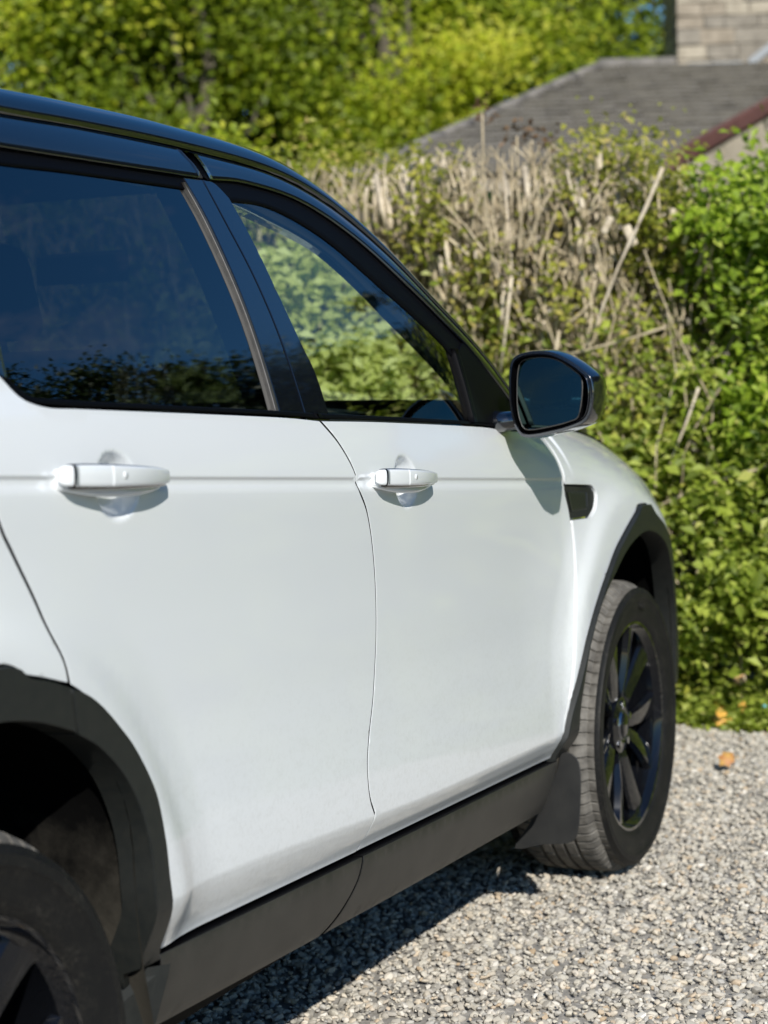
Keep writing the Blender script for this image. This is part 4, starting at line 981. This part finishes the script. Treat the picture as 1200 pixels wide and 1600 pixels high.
# pale stems cut off along the top: each one a part
cut_me = []
for k in range(6):
    b1, b2 = rnd.gauss(0, .012), rnd.gauss(0, .012); V, F = tube([(0, 0, 0), (b1, b2, .5), (b1*1.5, b2*2, 1.0)], [.62, .95, 1.0], 7)
    V = [(v[0]*.0086, v[1]*.0086, v[2]) for v in V]
    me = bpy.data.meshes.new('cut_stem'); me.from_pydata([tuple(v) for v in V], [], F); me.materials.append(M_cut); me.polygons.foreach_set('use_smooth', [True]*len(me.polygons)); cut_me.append(me)
for tuft in range(46):
    band = tuft % 4; yc = rnd.uniform(-.2, 1.8); zt = (2.02+.06*math.sin(yc*5)) if band < 3 else rnd.uniform(1.45, 1.78); xc = hx(yc, zt)+rnd.uniform(-.06, .14)
    for q in range(rnd.randint(2, 7)):
        ln = rnd.uniform(.10, .40); o = bpy.data.objects.new('cut_stem', cut_me[rnd.randrange(6)]); COL.objects.link(o); o.parent = hedge
        o.location = (xc+rnd.gauss(0, .04)-2.4, yc+rnd.gauss(0, .045)-.8, zt+rnd.gauss(0, .04)-ln); w_ = rnd.uniform(.45, 1.45); o.scale = (w_, w_, ln)
        o.rotation_euler = (rnd.gauss(0, .22), rnd.gauss(-.05, .16), rnd.uniform(0, 6))
def rod(name, pts, r0, r1, m, par):
    pts = catmull(pts, 5); V, F = tube(pts, list(np.linspace(r0, r1, len(pts))), 7); return kid(mesh(name, V, F, m, None, True), par)
# fallen pole and leaning twigs
b = rod('leaning_branch', [(2.0, -.50, 1.98), (1.98, -.42, 1.80), (1.97, -.34, 1.64), (1.98, -.24, 1.42)], .008, .004, M_cut, hedge)
rod('leaning_branch', [(2.02, -.50, 1.42), (2.0, -.36, 1.38), (2.0, -.12, 1.33)], .006, .004, M_twig, hedge)
rod('leaning_branch', [(1.98, -.86, .92), (1.96, -.66, .86), (1.97, -.42, .76)], .007, .004, M_twig, hedge)
rod('leaning_branch', [(1.98, -.62, 1.20), (1.96, -.58, 1.08), (1.97, -.52, .95)], .006, .004, M_cut, hedge)
rod('leaning_branch', [(2.0, -.10, 1.42), (1.99, -.06, 1.2), (1.98, -.04, 1.0), (2.0, .0, .84)], .007, .005, M_twig, hedge)
# pieces of pale split wood caught in it
for (y, z, a, s) in ((-.06, 1.80, .5, .09), (-.13, 1.76, -.4, .11), (-.27, 1.83, .1, .07), (-.02, 1.72, .9, .05), (.02, 1.88, -.2, .06), (-.31, 1.74, .4, .05)):
    V, F = boxv((0, 0, 0), (.02, s*.30, s*.75)); V = [(hx(y, z)-.08+p[0], y-.2+p[1]*math.cos(a)-p[2]*math.sin(a), z+p[2]*math.cos(a)+p[1]*math.sin(a)) for p in V]
    kid(bevel(mesh('split_wood', V, F, M_cut, None, True), .008, 2), hedge)

def shrub(name, label, c, r, nclump, per, size, m, seed, cat='shrub', stems=24, face=(-1, -.6, .5)):
    g = np.random.default_rng(seed); root = tag(empty(name, (c[0], c[1], 0)), label, cat); P = []; vals = []
    for _ in range(nclump):
        d = g.normal(size=3); d /= np.linalg.norm(d); rr = g.uniform(.55, 1.03); q = np.array([c[0], c[1], c[2]])+d*np.array(r)*rr
        if q[2] < .05: q[2] = g.uniform(.05, .4)
        if patch(q[1], q[2], 2.4, seed) < -.06: continue
        k = g.integers(int(per*.5), int(per*1.5)); s = g.uniform(.04, .10)*max(1, r[2]); P.append(q+g.normal(size=(k, 3))*s); vals.append(np.clip(g.normal(.5, .18)+g.normal(size=k)*.2, 0, 1))
    P = np.vstack(P); vals = np.concatenate(vals); kk = P[:, 2] > .02
    kid(tag(leaves('leaves', P[kk], size, m, vals=vals[kk], face=face), kind='stuff'), root)
    ps = []; rs_ = []
    for _ in range(stems):
        e = np.array([c[0], c[1], c[2]])+g.normal(size=3)*np.array(r)*.45; b0 = np.array([c[0]+g.normal()*.12, c[1]+g.normal()*.15, -.02]); e[2] = max(e[2], .5)
        mid = (b0+e)/2+g.normal(size=3)*.08; ps.append([b0, mid, e]); rs_.append([.014, .010, .004])
    V, F = merge_tubes(ps, rs_, 6); kid(tag(bigmesh('stems', V, F, M_twig, None, smooth=True), kind='stuff'), root); return root
shrub('leafy_shrub', 'lush bright green shrub rising above the right end of the hedge', (2.45, -1.05, 1.64), (.42, .60, .50), 230, 70, .048, M_leafL, 3)
shrub('leafy_shrub', 'bright green bush bulging from the right side of the hedge at mirror height', (2.32, -1.02, 1.12), (.36, .55, .42), 150, 60, .050, M_leafL, 4)
shrub('leafy_shrub', 'yellow green bush growing low against the hedge right of the front wheel', (2.36, -1.05, .48), (.36, .75, .42), 230, 55, .042, M_leafH, 5)
shrub('leafy_shrub', 'thin young shrub poking over the hedge top under the maroon roof edge', (2.5, -.22, 2.02), (.25, .30, .16), 50, 22, .036, M_leafO, 6, stems=12)
shrub('leafy_shrub', 'yellowish bush at the left end of the hedge behind the windscreen pillar', (2.6, 1.65, 1.86), (.5, .60, .42), 240, 30, .045, M_leafY, 8)
shrub('leafy_shrub', 'small olive bush on the hedge top in front of the cottage eave corner', (2.62, 1.02, 2.0), (.3, .42, .2), 120, 24, .04, M_leafO, 10, stems=10)
shrub('leafy_shrub', 'green bush over the hedge left end, seen above the car roof', (3.2, 3.0, 1.8), (.6, 1.0, .6), 330, 34, .05, M_leafY, 9)
shrub('leafy_shrub', 'pale lime bush behind the hedge, seen through the front side window', (1.78, .88, 1.36), (.24, .44, .34), 300, 40, .06, leaf_mat('lime_leaf', [(0, (.34, .36, .10)), (.5, (.56, .58, .22)), (1, (.74, .75, .40))]), 12)  # added bush, pale leaves make the view through the side window brighter
# two brown seed heads sticking up
for (y, z, lb) in ((.30, 2.30, 'tallest brown dead stalk above the hedge top, leftmost of the four'), (.10, 2.18, 'brown dead stalk above the hedge top, second from the right'), (.16, 2.20, 'brown dead stalk above the hedge top, next to the tallest one'), (.03, 2.15, 'shortest brown dead stalk above the hedge top, rightmost of the four')):
    root = tag(empty('dead_stalk', (2.35, y, 0)), lb, 'stalk', 'dead stalks standing above the hedge')
    rod('stem', [(2.35, y, 1.2), (2.34, y+.01, 1.8), (2.33, y+.005, z-.02)], .006, .004, M_twig, root)
    P = np.array([2.33, y, z])+rng.normal(size=(26, 3))*np.array([.022, .022, .03]); kid(tag(leaves('seed_head', P, .030, leaf_mat('dry_leaf', [(0, (.07, .04, .02)), (1, (.20, .12, .06))], .15)), kind='stuff'), root)

# ground cover at the foot of the hedge
n = 30000; yy = rng.uniform(-3.2, 2.0, n); xx = 1.90+.07*np.sin(yy*4)+.05*np.sin(yy*9.3)+np.abs(rng.normal(0, .24, n)); P = np.stack([xx, yy, rng.uniform(0, 1, n)**1.6*.26*np.clip((xx-1.84)/.4, .10, 1)+.004], 1)
tag(leaves('ground_ivy', P, .036, M_leafH, up=.9), kind='stuff')
n = 5000; yy = rng.uniform(-3.2, 2.0, n); xx = 1.95+np.abs(rng.normal(0, .15, n)); tag(leaves('grass_tufts', np.stack([xx, yy, np.zeros(n)+.002], 1), .085, M_leafL, aspect=.10, up=-.5, droop=-2.2), kind='stuff')

# fallen leaves and a scrap of blue
def mk_leaf(name, label, loc, s, cols, rz, cat='leaf', curl=.25, group=None):
    m = mottled(name+'_skin', cols[0], cols[1], 40, .6, .2, .001); out = [(0, -.5), (.18, -.34), (.38, -.16), (.30, .04), (.42, .22), (.16, .26), (.0, .52), (-.16, .26), (-.42, .22), (-.30, .04), (-.38, -.16), (-.18, -.34)]
    V = [(0, 0, .10)]+[(x, y, .10+curl*(abs(x)*.9+y*y*.6)) for x, y in out]; F = [(0, 1+i, 1+(i+1) % 12) for i in range(12)]
    o = mesh(name, [(a*s, b*s, c*s) for a, b, c in V], F, m, None, True); o.location = loc; o.rotation_mode = 'QUATERNION'; o.rotation_quaternion = Quaternion((.36, -.93, 0), .95) @ Quaternion((0, 0, 1), rz)
    sd = o.modifiers.new('t', 'SOLIDIFY'); sd.thickness = .0008; return tag(o, label, cat)
mk_leaf('fallen_leaf', 'orange and yellow fallen leaf alone on the gravel right of the front wheel', (1.226, -.884, .030), .065, ((.36, .14, .05), (.50, .30, .08)), 1.1)
mk_leaf('fallen_leaf', 'yellow fallen leaf at the grass edge, nearest the gravel of three', (1.90, -.70, .03), .075, ((.62, .32, .05), (.72, .40, .08)), .3)
mk_leaf('fallen_leaf', 'small orange fallen leaf in the grass edge, left of the three', (2.00, -.665, .05), .055, ((.60, .33, .06), (.62, .28, .06)), 2.0)
mk_leaf('fallen_leaf', 'small orange fallen leaf in the grass edge beside the blue scrap', (1.99, -.76, .06), .050, ((.66, .36, .07), (.58, .25, .05)), 4.0)
mk_leaf('fallen_leaf', 'tan dry leaf caught in the low green plants by the wheel', (2.0, -.74, .16), .055, ((.45, .25, .12), (.55, .33, .18)), 3.0)
V, F = boxv((0, 0, .022), (.03, .035, .012)); o = bevel(mesh('plastic_scrap', V, F, mottled('blue_plastic', (.10, .42, .52), (.16, .50, .60), 30, .5)), .006, 2); o.location = (1.985, -.835, .045); o.rotation_euler = (.5, .4, .6)
tag(o, 'small pale blue scrap of plastic lying at the edge of the grass', 'litter')

# ------------------------------------------------------------------ cottage beyond the hedge
hs = tag(empty('cottage', (10.5, 2.0, 0)), 'stone cottage with a grey tiled roof and maroon verge board behind the hedge', 'house')
BL, BR_, TL, TR_ = [np.array(p, float) for p in ((8.77, 3.94, 2.84), (9.81, 1.66, 2.84), (13.07, 3.22, 4.24), (14.11, .94, 4.24))]
M_tile = mottled('stone_tile', (.18, .166, .150), (.255, .236, .212), 9, .9, .5, .006)
M_tile2 = mottled('mossy_stone_tile', (.20, .183, .152), (.27, .247, .205), 7, .9, .5, .006)
M_tile3 = mottled('dark_stone_tile', (.14, .130, .118), (.21, .194, .175), 9, .9, .5, .006)
M_course_shade = mottled('shaded_tile_edge', (.075, .069, .058), (.12, .11, .092), 12, .95, .4, .004)  # dark colour on the tile butts, paints the shadow line of each course
M_render = mottled('cream_wall', (.30, .26, .20), (.46, .40, .32), 5, .9, .3, .004)
M_st = [mottled('sandstone', (.22, .185, .14), (.34, .29, .225), 8, .92, .6, .01), mottled('grey_sandstone', (.18, .16, .13), (.28, .25, .205), 8, .92, .6, .01), mottled('pale_sandstone', (.30, .26, .20), (.42, .37, .29), 8, .92, .6, .01)]
M_verge = mottled('maroon_board', (.095, .040, .034), (.14, .06, .05), 12, .6, .2, .002)
M_lead = mat('lead_flashing', (.24, .26, .28), .5)
ev = BR_-BL; sv_ = TL-BL; nrm = np.cross(ev, sv_); nrm /= np.linalg.norm(nrm); nrm = nrm if nrm[2] > 0 else -nrm
V = [tuple(p) for p in (BL, BR_, TR_, TL)]+[(p[0], p[1], -.02) for p in (BL, BR_, TR_, TL)]
V = [(a, b, c-.03 if c > 0 else c) for a, b, c in V]
kid(mesh('wall', V, [(0, 1, 5, 4), (1, 2, 6, 5), (2, 3, 7, 6), (3, 0, 4, 7), (0, 3, 2, 1)], M_render, None, False), hs)
rows, cols = 22, 12; tile_me = {}
for mi, tm in enumerate((M_tile, M_tile2, M_tile3)):
    for k in range(3):
        g = np.random.default_rng(mi*7+k); a, b = ev/cols, sv_/rows*1.35; V = []
        for top in (0, 1):
            for (u, v) in ((.006, .0), (.994, .0), (.994, 1), (.006, 1)):
                V.append(tuple(a*(u+g.normal()*.003)+b*(v+(g.normal()*.03 if v == 0 else 0))+nrm*((.052 if v == 0 else .004) if top else (.004 if v == 0 else -.012))))
        me = bpy.data.meshes.new('roof_tile'); me.from_pydata(V, [], [(0, 3, 2, 1), (4, 5, 6, 7), (0, 1, 5, 4), (1, 2, 6, 5), (2, 3, 7, 6), (3, 0, 4, 7)]); me.materials.append(tm); me.materials.append(M_course_shade); me.polygons[2].material_index = 1; tile_me[(mi, k)] = me
for r in range(rows):
    for c in range(cols):
        u = (c+(.5 if r % 2 else 0))/cols
        if u > 1-.9/cols: u = 1-1/cols
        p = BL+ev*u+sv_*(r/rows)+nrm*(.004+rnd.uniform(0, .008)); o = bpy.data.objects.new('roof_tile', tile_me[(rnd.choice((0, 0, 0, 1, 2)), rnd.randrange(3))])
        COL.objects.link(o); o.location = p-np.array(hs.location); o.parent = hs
# ridge, hip and verge
for nm, a, b, w, m_ in (('ridge_cap', TL, TR_, .07, M_tile3), ('hip_cap', BL, TL, .045, M_tile3)):
    n = 9
    for k in range(n):
        p, q = a+(b-a)*k/n, a+(b-a)*(k+.985)/n; V, F = tube([p+nrm*.03, q+nrm*.03], [w, w], 8); kid(mesh(nm, V, F, m_, None, True), hs)
vo = np.array([ev[0], ev[1], 0]); vo /= np.linalg.norm(vo)
V = [tuple(p+vo*o_+np.array([0, 0, dz])) for p in (BR_, TR_) for o_, dz in ((.0, .13), (.05, .13), (.05, .01), (.0, .01))]
kid(mesh('verge_board', V, [(0, 1, 5, 4), (1, 2, 6, 5), (2, 3, 7, 6), (3, 0, 4, 7), (0, 3, 2, 1), (4, 5, 6, 7)], M_verge, None, False), hs)
# big chimney stack of coursed stone
ch0 = np.array([13.28, 2.49, 0]); eh = vo; dh = np.array([-eh[1], eh[0], 0]); dh = dh if dh[0] > 0 else -dh; Wc, Dc = 1.55, .8
def stone(u0, u1, v0, v1, z0, z1):
    j = lambda: rnd.uniform(-.006, .006)
    V = []
    for z in (z0+.006, z1-.006):
        for (u, v) in ((u0+.005, v0), (u1-.005, v0), (u1-.005, v1), (u0+.005, v1)): V.append(tuple(ch0+eh*(u+j())+dh*(v+j())+np.array([0, 0, z+j()])))
    o = mesh('stone', V, [(0, 3, 2, 1), (4, 5, 6, 7), (0, 1, 5, 4), (1, 2, 6, 5), (2, 3, 7, 6), (3, 0, 4, 7)], rnd.choice(M_st), None, False); kid(o, hs)
V = [tuple(ch0+eh*u+dh*v+np.array([0, 0, z])) for z in (3.3, 5.75) for u, v in ((.02, .02), (Wc-.02, .02), (Wc-.02, Dc-.02), (.02, Dc-.02))]
kid(mesh('chimney_core', V, [(0, 3, 2, 1), (4, 5, 6, 7), (0, 1, 5, 4), (1, 2, 6, 5), (2, 3, 7, 6), (3, 0, 4, 7)], M_st[1], None, False), hs)
z = 4.0; q = 0
while z < 5.7:
    hgt = rnd.uniform(.11, .17); u = 0; v = .12
    while u < Wc-.05:
        w = min(rnd.uniform(.18, .42), Wc-u); w = Wc-u if Wc-u-w < .12 else w; stone(u, u+w, 0-.012*rnd.random(), .12, z, z+hgt); u += w
    while v < Dc-.05:
        w = min(rnd.uniform(.2, .35), Dc-v); w = Dc-v if Dc-v-w < .1 else w; stone(-.012*rnd.random(), .10, v, v+w, z, z+hgt); stone(Wc-.1, Wc+.01, v, v+w, z, z+hgt); v += w
    z += hgt
for u0, u1, z_, s_ in ((.10, .62, 4.16, 0), (.68, .90, 4.18, .16)):
    V = [tuple(ch0+eh*u+dh*v+np.array([0, 0, zz+(s_ if u == u1 else 0)])) for u, zz in ((u0, z_), (u1, z_)) for v, zz in ((-.03, zz), (-.018, zz), (-.018, zz+.09), (-.03, zz+.09))]
    kid(mesh('lead_flashing', V, [(0, 1, 5, 4), (1, 2, 6, 5), (2, 3, 7, 6), (3, 0, 4, 7), (0, 3, 2, 1), (4, 5, 6, 7)], M_lead, None, False), hs)

# ------------------------------------------------------------------ trees
def tree(label, x, y, h, r, zc_, rz, nclump, per, size, m, seed, group=None, th=.14, sp=1.0):
    g = np.random.default_rng(seed); root = tag(empty('tree', (x, y, -.03)), label, 'tree', group)
    tr = [np.array([x, y, -.03])]; 
    for k in range(1, 6): tr.append(np.array([x+g.normal()*.12*k/3, y+g.normal()*.12*k/3, h*.85*k/5]))
    V, F = tube(tr, [th*(1-.15*k) for k in range(6)], 9); kid(mesh('trunk', V, F, M_bark, None, True), root)
    P = []; vals = []; ends = []
    for c in range(nclump):
        d = g.normal(size=3); d /= np.linalg.norm(d); q = np.array([x, y, zc_])+d*np.array([r, r, rz])*g.uniform(.45, 1.06)
        if q[2] < .9: q[2] = g.uniform(.9, 2)
        ends.append(q); k = int(g.uniform(.4, 1.6)*per); s = g.uniform(.24, .55)*sp
        P.append(q+g.normal(size=(k, 3))*s*np.array([1, 1, .55])); vals.append(np.clip(g.normal(.5, .26)+g.normal(size=k)*.16, 0, 1))
    P = np.vstack(P); vals = np.concatenate(vals)
    kid(tag(leaves('crown', P, size, m, vals=vals, face=(-.9, -.6, .5)), kind='stuff'), root)
    ps = []; rs_ = []
    for i in g.choice(len(ends), min(26, len(ends)), replace=False):
        e = ends[i]; t = np.clip(e[2]/h-.2, .15, .95); k = t*5; j = int(k); b0 = tr[j]*(1-(k-j))+tr[min(5, j+1)]*(k-j)
        ps.append([b0, (b0+e)/2+np.array([0, 0, -.2])+g.normal(size=3)*.15, e]); rs_.append([th*.35, th*.2, .012])
    V, F = merge_tubes(ps, rs_, 6); kid(tag(bigmesh('limbs', V, F, M_bark, None, smooth=True), kind='stuff'), root)
T = [('broad yellow green tree at the far left above the car roof', 11.2, 9.4, 8.5, 2.3, 4.7, 3.2, 44, 900, .10, M_leafY, 21),
     ('yellow green tree second from the left, above the rear window', 12.0, 7.2, 9, 2.0, 4.7, 3.4, 40, 900, .10, M_leafY, 22),
     ('bright spring green tree behind the windscreen pillar', 13.4, 5.9, 9, 1.9, 4.9, 3.4, 38, 900, .10, M_leafY, 23),
     ('tall yellow green tree directly left of the cottage roof hip', 15.8, 5.9, 10, 2.2, 5.4, 3.6, 40, 900, .105, M_leafY, 24),
     ('slender light green tree behind the cottage ridge, left of the chimney', 17.6, 3.6, 10, 1.5, 5.9, 3.2, 40, 150, .12, M_leafY, 25),
     ('dark evergreen tree in the back row at the left', 15.5, 11.5, 10, 2.8, 5, 4, 220, 150, .15, M_leafD, 26),
     ('dark evergreen tree in the back row between two spring green trees', 17.0, 8.6, 11, 2.6, 5.2, 4, 220, 150, .15, M_leafD, 27),
     ('dark tree in the back row behind the tall yellow green one', 20.5, 7.0, 11, 2.4, 5.6, 4, 170, 140, .16, M_leafD, 28),
     ('dark tree far behind the chimney', 24, .8, 11, 2.6, 5.6, 4, 44, 140, .16, M_leafY, 29)]
for a in T: tree(*a)
# trees off to the right of the drive, seen mirrored in the side windows
R_ = [('bushy dark tree by the drive, mirrored in the rear side window', 8.5, -5.2, 5.2, 1.9, 2.7, 2.4, 560, 210, .09, M_leafD, 41),
      ('dark thicket tree further along the drive side', 12.5, -6.2, 6.6, 2.5, 3.1, 2.7, 380, 150, .13, M_leafD, 42),
      ('tall dark tree at the end of the drive side', 16.0, -5.0, 8.4, 2.4, 4.2, 3.6, 360, 150, .13, M_leafD, 43),
      ('low dark tree beside the drive, mirrored at the rear end of the side window', 6.2, -6.0, 5.8, 2.1, 2.9, 2.6, 560, 210, .09, M_leafD, 44),
      ('open crowned small tree beside the drive', 17, -8.6, 8.8, 2.6, 4.4, 3.4, 120, 90, .12, M_leafO, 45),
      ('broad green tree far behind the parked car', -20, 5, 8, 3.5, 4.2, 3.6, 220, 120, .17, M_leafY, 46),
      ('dark green tree behind the parked car', -22, -1, 8, 3.5, 4.0, 3.6, 220, 120, .17, M_leafD, 47)]
R_ += [('wide green tree beyond the left end of the hedge', 8.0, 13.5, 8, 3.0, 4.2, 3.4, 160, 130, .16, M_leafY, 51),
      ('large green tree on the far left behind the car', 1.5, 17, 9, 3.6, 4.6, 3.9, 170, 130, .18, M_leafY, 52),
      ('round dark tree on the left far behind the car', -7, 16, 8, 3.4, 4.2, 3.6, 170, 120, .18, M_leafD, 53),
      ('green tree right of the cottage beyond the hedge end', 12, -2.6, 7, 2.2, 3.6, 2.8, 150, 130, .14, M_leafY, 54)]
for a in R_: tree(*a, sp=.5 if a[-1] in (41, 42, 43, 44) else 1.0)
